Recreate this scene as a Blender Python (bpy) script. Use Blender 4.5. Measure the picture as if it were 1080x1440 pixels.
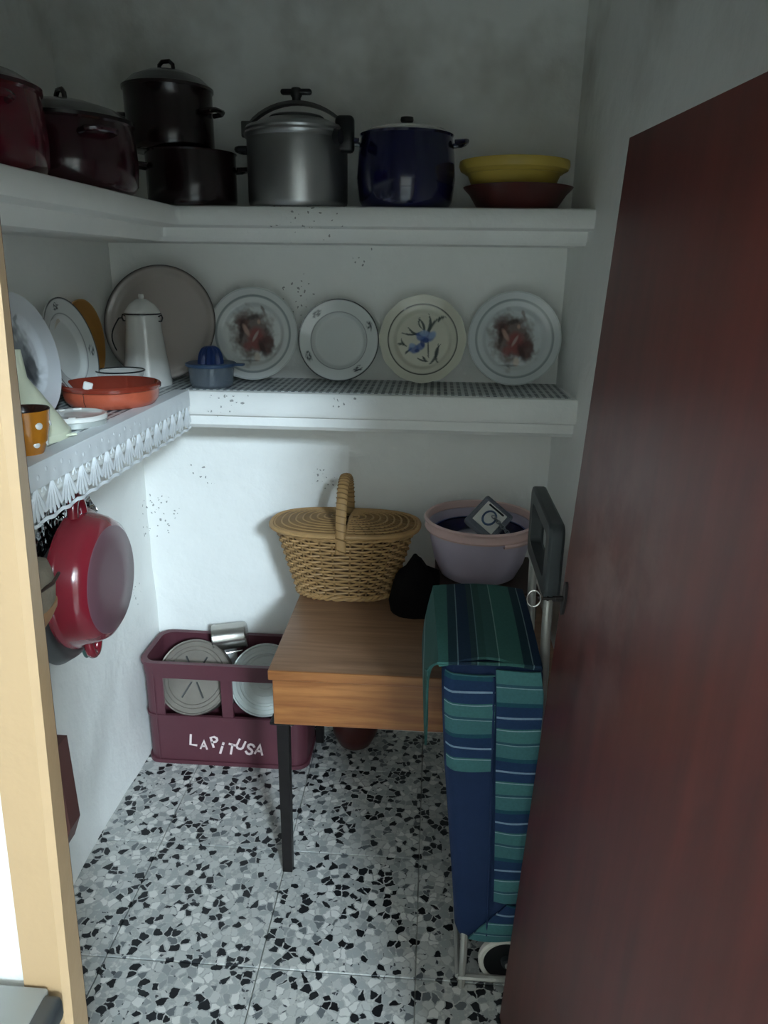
import bpy, bmesh, math, random
from mathutils import Vector, Matrix, noise
random.seed(7)
PI = math.pi
scene = bpy.context.scene
for o in list(bpy.data.objects):
    bpy.data.objects.remove(o)
COL = scene.collection

# ------------------------------------------------------------------ camera, world, light, exposure
def lin(r, g=None, b=None):
    if g is None:
        h = r.lstrip('#'); r, g, b = int(h[0:2], 16), int(h[2:4], 16), int(h[4:6], 16)
    f = lambda c: (c/255/12.92) if c/255 <= .04045 else ((c/255+.055)/1.055)**2.4
    return (f(r), f(g), f(b), 1.0)

CAM_LOC = Vector((0, 0, 1.40))
yaw, pitch, roll = math.radians(3.7), math.radians(18.2), math.radians(0.8)
fw = Vector((-math.sin(yaw)*math.cos(pitch), math.cos(yaw)*math.cos(pitch), -math.sin(pitch)))
rt = fw.cross(Vector((0, 0, 1))).normalized(); up = rt.cross(fw)
rt, up = math.cos(roll)*rt+math.sin(roll)*up, -math.sin(roll)*rt+math.cos(roll)*up
cam = bpy.data.cameras.new('camera'); camo = bpy.data.objects.new('camera', cam); COL.objects.link(camo)
m = Matrix((rt, up, -fw)).transposed().to_4x4(); m.translation = CAM_LOC
camo.matrix_world = m
cam.sensor_fit = 'AUTO'; cam.sensor_width = 36; cam.lens = 26.0; cam.clip_start = .02
scene.camera = camo

world = bpy.data.worlds.new('world'); scene.world = world; world.use_nodes = True
world.node_tree.nodes['Background'].inputs[0].default_value = (.55, .68, .85, 1)
world.node_tree.nodes['Background'].inputs[1].default_value = .3

WIN = (2.20, -4.20, 3.26)      # centre of the kitchen window behind the camera
ld = bpy.data.lights.new('window_daylight', 'AREA'); ld.shape = 'RECTANGLE'
ld.size = .74; ld.size_y = .62; ld.energy = 500; ld.color = (.70, .875, 1.0)
lo = bpy.data.objects.new('window_daylight', ld); COL.objects.link(lo)
lo.location = (WIN[0], WIN[1]-.02, WIN[2])
lo.rotation_euler = (PI/2, 0, 0)       # faces +Y, into the kitchen

vs = scene.view_settings
vs.view_transform = 'Standard'; vs.look = 'None'; vs.gamma = 1; vs.use_curve_mapping = False
vs.exposure = 0.0
scene.cycles.max_bounces = 20; scene.cycles.diffuse_bounces = 16      # white room: let the light go round

# ------------------------------------------------------------------ materials
MATS = {}
def nmat(name):
    ma = bpy.data.materials.new(name); ma.use_nodes = True
    nt = ma.node_tree; b = nt.nodes['Principled BSDF']
    MATS[name] = ma
    return ma, nt, b
def node(nt, t, **kw):
    n = nt.nodes.new(t)
    for k, v in kw.items():
        if k in n.inputs: n.inputs[k].default_value = v
        else: setattr(n, k, v)
    return n
def plain(name, col, rough=.5, metal=0, var=.12, scale=8, bump=0, bscale=60, spec=.5, trans=0, coat=0, alpha=None):
    """colour with a soft noise variation and an optional fine bump"""
    ma, nt, b = nmat(name)
    c = lin(col)
    tc = node(nt, 'ShaderNodeTexCoord')
    nz = node(nt, 'ShaderNodeTexNoise', Scale=scale, Detail=5.0, Roughness=.6)
    nt.links.new(tc.outputs['Object'], nz.inputs['Vector'])
    mx = node(nt, 'ShaderNodeMix', data_type='RGBA')
    mx.inputs['A'].default_value = tuple(x*(1-var) for x in c[:3])+(1,)
    mx.inputs['B'].default_value = tuple(min(1, x*(1+var)) for x in c[:3])+(1,)
    nt.links.new(nz.outputs['Fac'], mx.inputs['Factor'])
    nt.links.new(mx.outputs['Result'], b.inputs['Base Color'])
    b.inputs['Roughness'].default_value = rough; b.inputs['Metallic'].default_value = metal
    b.inputs['Specular IOR Level'].default_value = spec
    if trans: b.inputs['Transmission Weight'].default_value = trans
    if coat: b.inputs['Coat Weight'].default_value = coat; b.inputs['Coat Roughness'].default_value = .1
    if alpha is not None: b.inputs['Alpha'].default_value = alpha
    if bump:
        n2 = node(nt, 'ShaderNodeTexNoise', Scale=bscale, Detail=4.0)
        nt.links.new(tc.outputs['Object'], n2.inputs['Vector'])
        bp = node(nt, 'ShaderNodeBump', Strength=bump, Distance=.01)
        nt.links.new(n2.outputs['Fac'], bp.inputs['Height']); nt.links.new(bp.outputs['Normal'], b.inputs['Normal'])
    return ma

YBW = 2.025
def wall_mat(name, col, mould=True):
    ma, nt, b = nmat(name); L = nt.links.new
    geo = node(nt, 'ShaderNodeNewGeometry')
    n1 = node(nt, 'ShaderNodeTexNoise', Scale=2.2, Detail=6.0, Roughness=.62); L(geo.outputs['Position'], n1.inputs['Vector'])
    r1 = node(nt, 'ShaderNodeValToRGB'); r1.color_ramp.elements[0].position = .3; r1.color_ramp.elements[1].position = .72
    c = lin(col)
    r1.color_ramp.elements[0].color = tuple(x*.92 for x in c[:3])+(1,); r1.color_ramp.elements[1].color = c
    L(n1.outputs['Fac'], r1.inputs['Fac'])
    out = r1.outputs['Color']
    if mould:
        # damp stains high on the wall
        n2 = node(nt, 'ShaderNodeTexNoise', Scale=3.1, Detail=4.0, Roughness=.55); L(geo.outputs['Position'], n2.inputs['Vector'])
        sep = node(nt, 'ShaderNodeSeparateXYZ'); L(geo.outputs['Position'], sep.inputs[0])
        mr = node(nt, 'ShaderNodeMapRange'); mr.inputs['From Min'].default_value = 1.62; mr.inputs['From Max'].default_value = 1.85
        L(sep.outputs['Z'], mr.inputs['Value'])
        r2 = node(nt, 'ShaderNodeValToRGB'); r2.color_ramp.elements[0].position = .47; r2.color_ramp.elements[1].position = .66
        L(n2.outputs['Fac'], r2.inputs['Fac'])
        mu = node(nt, 'ShaderNodeMath', operation='MULTIPLY'); L(r2.outputs['Color'], mu.inputs[0]); L(mr.outputs['Result'], mu.inputs[1])
        mu2 = node(nt, 'ShaderNodeMath', operation='MULTIPLY'); L(mu.outputs[0], mu2.inputs[0]); mu2.inputs[1].default_value = .5
        mx = node(nt, 'ShaderNodeMix', data_type='RGBA'); L(mu2.outputs[0], mx.inputs['Factor']); L(out, mx.inputs['A'])
        mx.inputs['B'].default_value = lin('8a7f6c')
        out = mx.outputs['Result']
        # black mould specks in clusters
        vo = node(nt, 'ShaderNodeTexVoronoi', Scale=85.0); vo.inputs['Randomness'].default_value = 1
        nd = node(nt, 'ShaderNodeTexNoise', Scale=60.0, Detail=2.0); L(geo.outputs['Position'], nd.inputs['Vector'])
        va = node(nt, 'ShaderNodeVectorMath', operation='MULTIPLY_ADD'); L(nd.outputs['Color'], va.inputs[0])
        va.inputs[1].default_value = (.02, .02, .02); L(geo.outputs['Position'], va.inputs[2])
        L(va.outputs[0], vo.inputs['Vector'])
        lt = node(nt, 'ShaderNodeMath', operation='LESS_THAN'); L(vo.outputs['Distance'], lt.inputs[0]); lt.inputs[1].default_value = .24
        prev = None
        for c_, rad in (((-.80, YBW, .70), .085), ((-.66, YBW, .83), .05), ((-.30, YBW, .83), .05), ((-.36, YBW, 1.33), .075), ((-.20, YBW, 1.43), .04), ((-.50, 1.785, 1.09), .07), ((-.30, 1.785, 1.52), .13), ((-.22, 1.785, 1.10), .04), ((-.83, 1.83, .66), .05), ((-.83, 1.9, .5), .04)):
            dn_ = node(nt, 'ShaderNodeVectorMath', operation='DISTANCE'); L(geo.outputs['Position'], dn_.inputs[0]); dn_.inputs[1].default_value = c_
            mr_ = node(nt, 'ShaderNodeMapRange'); mr_.inputs['From Max'].default_value = rad; mr_.inputs['To Min'].default_value = 1; mr_.inputs['To Max'].default_value = 0; L(dn_.outputs['Value'], mr_.inputs['Value'])
            if prev is None: prev = mr_.outputs[0]
            else:
                mxn = node(nt, 'ShaderNodeMath', operation='MAXIMUM'); L(prev, mxn.inputs[0]); L(mr_.outputs[0], mxn.inputs[1]); prev = mxn.outputs[0]
        sq = node(nt, 'ShaderNodeMath', operation='SQRT'); L(prev, sq.inputs[0])
        spx = node(nt, 'ShaderNodeSeparateColor'); L(vo.outputs['Color'], spx.inputs[0])
        gt = node(nt, 'ShaderNodeMath', operation='GREATER_THAN'); L(prev, gt.inputs[0]); L(spx.outputs[0], gt.inputs[1])
        mm = node(nt, 'ShaderNodeMath', operation='MULTIPLY'); L(lt.outputs[0], mm.inputs[0]); L(gt.outputs[0], mm.inputs[1])
        m3 = node(nt, 'ShaderNodeMath', operation='MULTIPLY'); L(mm.outputs[0], m3.inputs[0]); m3.inputs[1].default_value = .62
        mx2 = node(nt, 'ShaderNodeMix', data_type='RGBA'); L(m3.outputs[0], mx2.inputs['Factor']); L(out, mx2.inputs['A'])
        mx2.inputs['B'].default_value = lin('33352f')
        out = mx2.outputs['Result']
    L(out, b.inputs['Base Color'])
    b.inputs['Roughness'].default_value = .62; b.inputs['Specular IOR Level'].default_value = .35
    nb = node(nt, 'ShaderNodeTexNoise', Scale=9.0, Detail=5.0, Roughness=.55); L(geo.outputs['Position'], nb.inputs['Vector'])
    bp = node(nt, 'ShaderNodeBump', Strength=.35, Distance=.025); L(nb.outputs['Fac'], bp.inputs['Height']); L(bp.outputs['Normal'], b.inputs['Normal'])
    return ma

def terrazzo():
    ma, nt, b = nmat('terrazzo'); L = nt.links.new
    geo = node(nt, 'ShaderNodeNewGeometry')
    mp = node(nt, 'ShaderNodeMapping'); mp.inputs['Scale'].default_value = (1, 1, 0); L(geo.outputs['Position'], mp.inputs['Vector'])
    nd = node(nt, 'ShaderNodeTexNoise', Scale=55.0, Detail=2.0); L(mp.outputs[0], nd.inputs['Vector'])
    va = node(nt, 'ShaderNodeVectorMath', operation='MULTIPLY_ADD'); L(nd.outputs['Color'], va.inputs[0]); va.inputs[1].default_value = (.014, .014, 0); L(mp.outputs[0], va.inputs[2])
    def chips(scale, gap, offs):
        ad = node(nt, 'ShaderNodeVectorMath', operation='ADD'); L(va.outputs[0], ad.inputs[0]); ad.inputs[1].default_value = offs
        v1 = node(nt, 'ShaderNodeTexVoronoi', Scale=scale, feature='F1'); v1.voronoi_dimensions = '2D'
        v2 = node(nt, 'ShaderNodeTexVoronoi', Scale=scale, feature='DISTANCE_TO_EDGE'); v2.voronoi_dimensions = '2D'
        L(ad.outputs[0], v1.inputs['Vector']); L(ad.outputs[0], v2.inputs['Vector'])
        g = node(nt, 'ShaderNodeMath', operation='GREATER_THAN'); L(v2.outputs['Distance'], g.inputs[0]); g.inputs[1].default_value = gap
        sp = node(nt, 'ShaderNodeSeparateColor'); L(v1.outputs['Color'], sp.inputs[0])
        return sp, g
    s1, g1 = chips(58, .085, (0, 0, 0))
    ramp = node(nt, 'ShaderNodeValToRGB'); cr = ramp.color_ramp; cr.interpolation = 'CONSTANT'
    stops = [(0, 'a7aaa8'), (.16, 'c4c5c1'), (.30, '14171b'), (.45, 'bcbdb9'), (.60, '979a99'), (.68, 'dad9d4'), (.84, '1d2125'), (.95, '6a6e70')]
    cr.elements[0].color = lin(stops[0][1]); cr.elements[1].position = stops[1][0]; cr.elements[1].color = lin(stops[1][1])
    for p_, c_ in stops[2:]:
        e = cr.elements.new(p_); e.color = lin(c_)
    L(s1.outputs[0], ramp.inputs['Fac'])
    # fine chips in the cement between
    s2, g2 = chips(130, .12, (3.1, 1.7, 0))
    r2 = node(nt, 'ShaderNodeValToRGB'); r2.color_ramp.interpolation = 'CONSTANT'
    r2.color_ramp.elements[0].color = lin('a9aaa7'); r2.color_ramp.elements[1].position = .6; r2.color_ramp.elements[1].color = lin('c4c4be')
    e = r2.color_ramp.elements.new(.90); e.color = lin('4a4d50')
    L(s2.outputs[0], r2.inputs['Fac'])
    mA = node(nt, 'ShaderNodeMix', data_type='RGBA'); mA.inputs['A'].default_value = lin('b2b3b0'); L(r2.outputs['Color'], mA.inputs['B']); L(g2.outputs[0], mA.inputs['Factor'])
    # some chips are absent, showing cement
    ga = node(nt, 'ShaderNodeMath', operation='GREATER_THAN'); L(s1.outputs[1], ga.inputs[0]); ga.inputs[1].default_value = .12
    gm = node(nt, 'ShaderNodeMath', operation='MULTIPLY'); L(ga.outputs[0], gm.inputs[0]); L(g1.outputs[0], gm.inputs[1])
    mB = node(nt, 'ShaderNodeMix', data_type='RGBA'); L(gm.outputs[0], mB.inputs['Factor']); L(mA.outputs['Result'], mB.inputs['A']); L(ramp.outputs['Color'], mB.inputs['B'])
    nz = node(nt, 'ShaderNodeTexNoise', Scale=3.5, Detail=4.0); L(geo.outputs['Position'], nz.inputs['Vector'])
    mr = node(nt, 'ShaderNodeMapRange'); mr.inputs['To Min'].default_value = .82; mr.inputs['To Max'].default_value = 1.05; L(nz.outputs['Fac'], mr.inputs['Value'])
    mC = node(nt, 'ShaderNodeMix', data_type='RGBA', blend_type='MULTIPLY'); mC.inputs['Factor'].default_value = 1
    L(mB.outputs['Result'], mC.inputs['A']); L(mr.outputs['Result'], mC.inputs['B'])
    L(mC.outputs['Result'], b.inputs['Base Color']); b.inputs['Roughness'].default_value = .38
    return ma

def wood_mat(name, base, dark, axis='X', scale=14, rough=.45, stretch=14, spec=.5):
    ma, nt, b = nmat(name); L = nt.links.new
    tc = node(nt, 'ShaderNodeTexCoord'); mp = node(nt, 'ShaderNodeMapping')
    s = [1, 1, 1]; s['XYZ'.index(axis)] = 1/stretch
    mp.inputs['Scale'].default_value = s; L(tc.outputs['Object'], mp.inputs['Vector'])
    n1 = node(nt, 'ShaderNodeTexNoise', Scale=scale*3.2, Detail=6.0, Roughness=.6, Distortion=.4); L(mp.outputs[0], n1.inputs['Vector'])
    r = node(nt, 'ShaderNodeValToRGB'); r.color_ramp.elements[0].position = .35; r.color_ramp.elements[1].position = .68
    r.color_ramp.elements[0].color = lin(dark); r.color_ramp.elements[1].color = lin(base)
    L(n1.outputs['Fac'], r.inputs['Fac']); L(r.outputs['Color'], b.inputs['Base Color'])
    b.inputs['Roughness'].default_value = rough; b.inputs['Specular IOR Level'].default_value = spec
    return ma

def stripe_mat(name, axis, period, stops, offset=0, rough=.85):
    """woven cloth with crosswise stripes along one object axis"""
    ma, nt, b = nmat(name); L = nt.links.new
    tc = node(nt, 'ShaderNodeTexCoord'); sp = node(nt, 'ShaderNodeSeparateXYZ'); L(tc.outputs['Object'], sp.inputs[0])
    a = node(nt, 'ShaderNodeMath', operation='MULTIPLY_ADD'); L(sp.outputs[axis], a.inputs[0]); a.inputs[1].default_value = 1/period; a.inputs[2].default_value = offset
    f = node(nt, 'ShaderNodeMath', operation='FRACT'); L(a.outputs[0], f.inputs[0])
    r = node(nt, 'ShaderNodeValToRGB'); cr = r.color_ramp; cr.interpolation = 'CONSTANT'
    cr.elements[0].color = lin(stops[0][1]); cr.elements[1].position = stops[1][0]; cr.elements[1].color = lin(stops[1][1])
    for p_, c_ in stops[2:]:
        e = cr.elements.new(p_); e.color = lin(c_)
    L(f.outputs[0], r.inputs['Fac'])
    nz = node(nt, 'ShaderNodeTexNoise', Scale=220.0, Detail=2.0); L(tc.outputs['Object'], nz.inputs['Vector'])
    mr = node(nt, 'ShaderNodeMapRange'); mr.inputs['To Min'].default_value = .8; mr.inputs['To Max'].default_value = 1.15; L(nz.outputs['Fac'], mr.inputs['Value'])
    mC = node(nt, 'ShaderNodeMix', data_type='RGBA', blend_type='MULTIPLY'); mC.inputs['Factor'].default_value = 1
    L(r.outputs['Color'], mC.inputs['A']); L(mr.outputs['Result'], mC.inputs['B'])
    L(mC.outputs['Result'], b.inputs['Base Color']); b.inputs['Roughness'].default_value = rough; b.inputs['Specular IOR Level'].default_value = .2
    return ma

def vcol_mat(name, rough=.16):
    ma, nt, b = nmat(name)
    at = node(nt, 'ShaderNodeAttribute'); at.attribute_name = 'glaze'
    nt.links.new(at.outputs['Color'], b.inputs['Base Color'])
    b.inputs['Roughness'].default_value = rough; b.inputs['Coat Weight'].default_value = .3; b.inputs['Coat Roughness'].default_value = .06
    return ma

def door_mat():
    ma, nt, b = nmat('door_varnish'); L = nt.links.new
    geo = node(nt, 'ShaderNodeNewGeometry')
    mp = node(nt, 'ShaderNodeMapping'); mp.inputs['Scale'].default_value = (5, 5, .5); L(geo.outputs['Position'], mp.inputs['Vector'])
    n1 = node(nt, 'ShaderNodeTexNoise', Scale=6.0, Detail=6.0, Roughness=.6); L(mp.outputs[0], n1.inputs['Vector'])
    r = node(nt, 'ShaderNodeValToRGB'); r.color_ramp.elements[0].position = .3; r.color_ramp.elements[1].position = .75
    r.color_ramp.elements[0].color = lin('48201c'); r.color_ramp.elements[1].color = lin('5e2a24')
    L(n1.outputs['Fac'], r.inputs['Fac'])
    # worn, dusty patch around the lock
    n2 = node(nt, 'ShaderNodeTexNoise', Scale=9.0, Detail=7.0, Roughness=.65); L(geo.outputs['Position'], n2.inputs['Vector'])
    vm = node(nt, 'ShaderNodeVectorMath', operation='DISTANCE'); L(geo.outputs['Position'], vm.inputs[0]); vm.inputs[1].default_value = (.23, .93, 1.02)
    mr = node(nt, 'ShaderNodeMapRange'); mr.inputs['From Min'].default_value = .04; mr.inputs['From Max'].default_value = .26
    mr.inputs['To Min'].default_value = 1; mr.inputs['To Max'].default_value = 0; L(vm.outputs['Value'], mr.inputs['Value'])
    r2 = node(nt, 'ShaderNodeValToRGB'); r2.color_ramp.elements[0].position = .42; r2.color_ramp.elements[1].position = .62; L(n2.outputs['Fac'], r2.inputs['Fac'])
    mu = node(nt, 'ShaderNodeMath', operation='MULTIPLY'); L(mr.outputs[0], mu.inputs[0]); L(r2.outputs['Color'], mu.inputs[1])
    mu2 = node(nt, 'ShaderNodeMath', operation='MULTIPLY'); L(mu.outputs[0], mu2.inputs[0]); mu2.inputs[1].default_value = .35
    mx = node(nt, 'ShaderNodeMix', data_type='RGBA'); L(mu2.outputs[0], mx.inputs['Factor']); L(r.outputs['Color'], mx.inputs['A']); mx.inputs['B'].default_value = lin('8a7672')
    L(mx.outputs['Result'], b.inputs['Base Color'])
    b.inputs['Roughness'].default_value = .36
    return ma

WALL = wall_mat('plaster_white', 'f3f4f1')
KWALL = wall_mat('kitchen_plaster', 'dddcd8', mould=False)
KDARK = wall_mat('kitchen_tiles_cream', 'e6e3de', mould=False)
TERR = terrazzo()
plain('grout', 'a2a39e', .8)
door_mat()
plain('cream_paint', 'a88c6a', .42, var=.05, scale=5, bump=.15, bscale=25)
plain('brown_paint', '3d2623', .4, var=.2)
wood_mat('table_wood', 'a9703f', '7d4a26', 'X', 16, .42)
wood_mat('table_top_sheen_wood', '957258', '785840', 'X', 16, .34)  # greyer than the apron wood: the top's sheen is put into the colour
plain('dark_steel', '2b2727', .45, .6, var=.3, scale=30)
plain('wicker', 'ad895a', .6, var=.3, scale=30)
plain('wicker_dark', '86673f', .65, var=.3, scale=30)
plain('weave_gap_shade', '4a351d', .9)  # dark colour paints the shade seen in the gaps of the weave
plain('crate_plastic', '582f38', .42, var=.1)
plain('white_print', 'e6d5d3', .5, var=.04)
plain('old_tin', '8c857c', .42, .55, var=.25, scale=18)
plain('pale_tin', 'b9beba', .4, .35, var=.1)
plain('steel', 'b5b2ac', .25, .95, var=.1)
plain('aluminium', 'a8a9a9', .33, .9, var=.12, scale=12)
plain('dark_aluminium', '6e6e6e', .35, .85, var=.2)
plain('black_plastic', '17181a', .4, var=.1)
plain('grip_plastic', '2e3335', .5, var=.1)
plain('white_enamel', 'dcdcd8', .16, var=.03, coat=.4)
plain('grey_enamel', '8f8682', .22, var=.06, coat=.3)
plain('rim_black', '23262a', .25)
plain('red_enamel', '5a1422', .16, var=.1, coat=.5)
plain('pan_red', '7a1f2b', .18, var=.1, coat=.5)
plain('pan_base', '6c4c55', .32, var=.08, scale=14, coat=.2)
plain('burgundy_enamel', '33101a', .2, var=.1, coat=.4)
plain('maroon_dark', '18070a', .25, var=.1, coat=.3)
plain('navy_enamel', '10123a', .16, var=.1, coat=.5)
plain('yellow_plastic', 'b59c45', .4, var=.06)
plain('brown_clay', '471f1c', .3, var=.15)
plain('terracotta', 'b4583f', .32, var=.2, scale=25, coat=.2)
plain('terracotta_in', '7c2f20', .25, var=.15, coat=.3)
plain('ochre_glaze', 'b06f1f', .2, var=.15, coat=.4)
plain('brown_glaze', '2c1610', .2)
plain('orange_glaze', 'c08a45', .25, var=.1)
plain('cream_plastic', 'd8dcc4', .35, var=.03)
plain('clear_plastic', 'a9b6c4', .15, var=.05, trans=.75, alpha=.75)
plain('blue_plastic', '1d3a78', .35, var=.06)
plain('blue_rim', '3a5374', .4)
plain('lilac_plastic', 'bcb2c4', .42, var=.04)
plain('pink_plastic', 'd2b3ae', .4, var=.04)
plain('navy_cloth', '1f3153', .8, var=.15, scale=20, bump=.1, bscale=300, spec=.2)
plain('black_cloth', '0f0d0d', .9, var=.2, bump=.4, bscale=40, spec=.1)
plain('grey_tube', 'b0aea8', .35, .5)
plain('tyre_white', 'cfcac0', .6)
plain('sack_cloth', '8d8273', .9, var=.25, scale=25, bump=.5, bscale=45, spec=.1)
plain('tan_leather', 'a97f5b', .6, var=.25, scale=20)
plain('green_wire', '3f5b57', .4)
plain('string', 'b9a98a', .9)
plain('lace_white', 'dfe3e6', .5, var=.03)
plain('worktop_grey', '7d7f7d', .35, var=.05)
plain('worktop_edge', '35383a', .4)
plain('key_metal', 'c8c6c0', .25, .9)
plain('chain_metal', '8f9296', .3, .9)
plain('pale_pink', 'cdb6b8', .4)
plain('paper_white', 'd6d6d2', .7)
plain('dark_wood', '3a2820', .6, var=.2)
plain('window_paint', 'e6e6e2', .5)
ma, nt, b = nmat('foil'); b.inputs['Metallic'].default_value = 1; b.inputs['Base Color'].default_value = lin('cfd2d4'); b.inputs['Roughness'].default_value = .16
tc = node(nt, 'ShaderNodeTexCoord'); vv = node(nt, 'ShaderNodeTexVoronoi', Scale=55.0); nt.links.new(tc.outputs['Object'], vv.inputs['Vector'])
bp = node(nt, 'ShaderNodeBump', Strength=.9, Distance=.02); nt.links.new(vv.outputs['Distance'], bp.inputs['Height']); nt.links.new(bp.outputs['Normal'], b.inputs['Normal'])
vcol_mat('glazed_print')
# ribbed shelf liner: light and grey ribs
def liner_mat(name, axis):
    ma, nt, b = nmat(name); L = nt.links.new
    geo = node(nt, 'ShaderNodeNewGeometry'); sp = node(nt, 'ShaderNodeSeparateXYZ'); L(geo.outputs['Position'], sp.inputs[0])
    def band(ax, per, w):
        a = node(nt, 'ShaderNodeMath', operation='MULTIPLY'); L(sp.outputs[ax], a.inputs[0]); a.inputs[1].default_value = 1/per
        f = node(nt, 'ShaderNodeMath', operation='FRACT'); L(a.outputs[0], f.inputs[0])
        g = node(nt, 'ShaderNodeMath', operation='LESS_THAN'); L(f.outputs[0], g.inputs[0]); g.inputs[1].default_value = w
        return g
    g1 = band(axis, .017, .5); g2 = band('Y' if axis == 'X' else 'X', .05, .12)
    mx = node(nt, 'ShaderNodeMath', operation='MAXIMUM'); L(g1.outputs[0], mx.inputs[0]); L(g2.outputs[0], mx.inputs[1])
    mi = node(nt, 'ShaderNodeMix', data_type='RGBA'); L(mx.outputs[0], mi.inputs['Factor']); mi.inputs['A'].default_value = lin('4e585e'); mi.inputs['B'].default_value = lin('c3c8c8')
    L(mi.outputs['Result'], b.inputs['Base Color']); b.inputs['Roughness'].default_value = .3
    return ma
liner_mat('liner_cross', 'X'); liner_mat('liner_long', 'X')
PLAID = [(0, '426f70'), (.21, '8fa7ad'), (.225, '386866'), (.25, '20385a'), (.42, '8096a8'), (.455, '1e3557'), (.63, '1d4a58'), (.70, '3f6a6e'), (.94, '7c979c'), (.955, '2a505e')]
stripe_mat('plaid_front', 'Z', .118, PLAID, .35)
stripe_mat('plaid_side', 'Z', .118, PLAID, .75)
stripe_mat('plaid_top', 'X', .125, [(0, '2f5250'), (.16, '6b8887'), (.175, '35605b'), (.5, '1b333d'), (.62, '61787f'), (.635, '182b41'), (.8, '22383d'), (.88, '536e71'), (.895, '284846')], .1)
M = MATS

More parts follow.
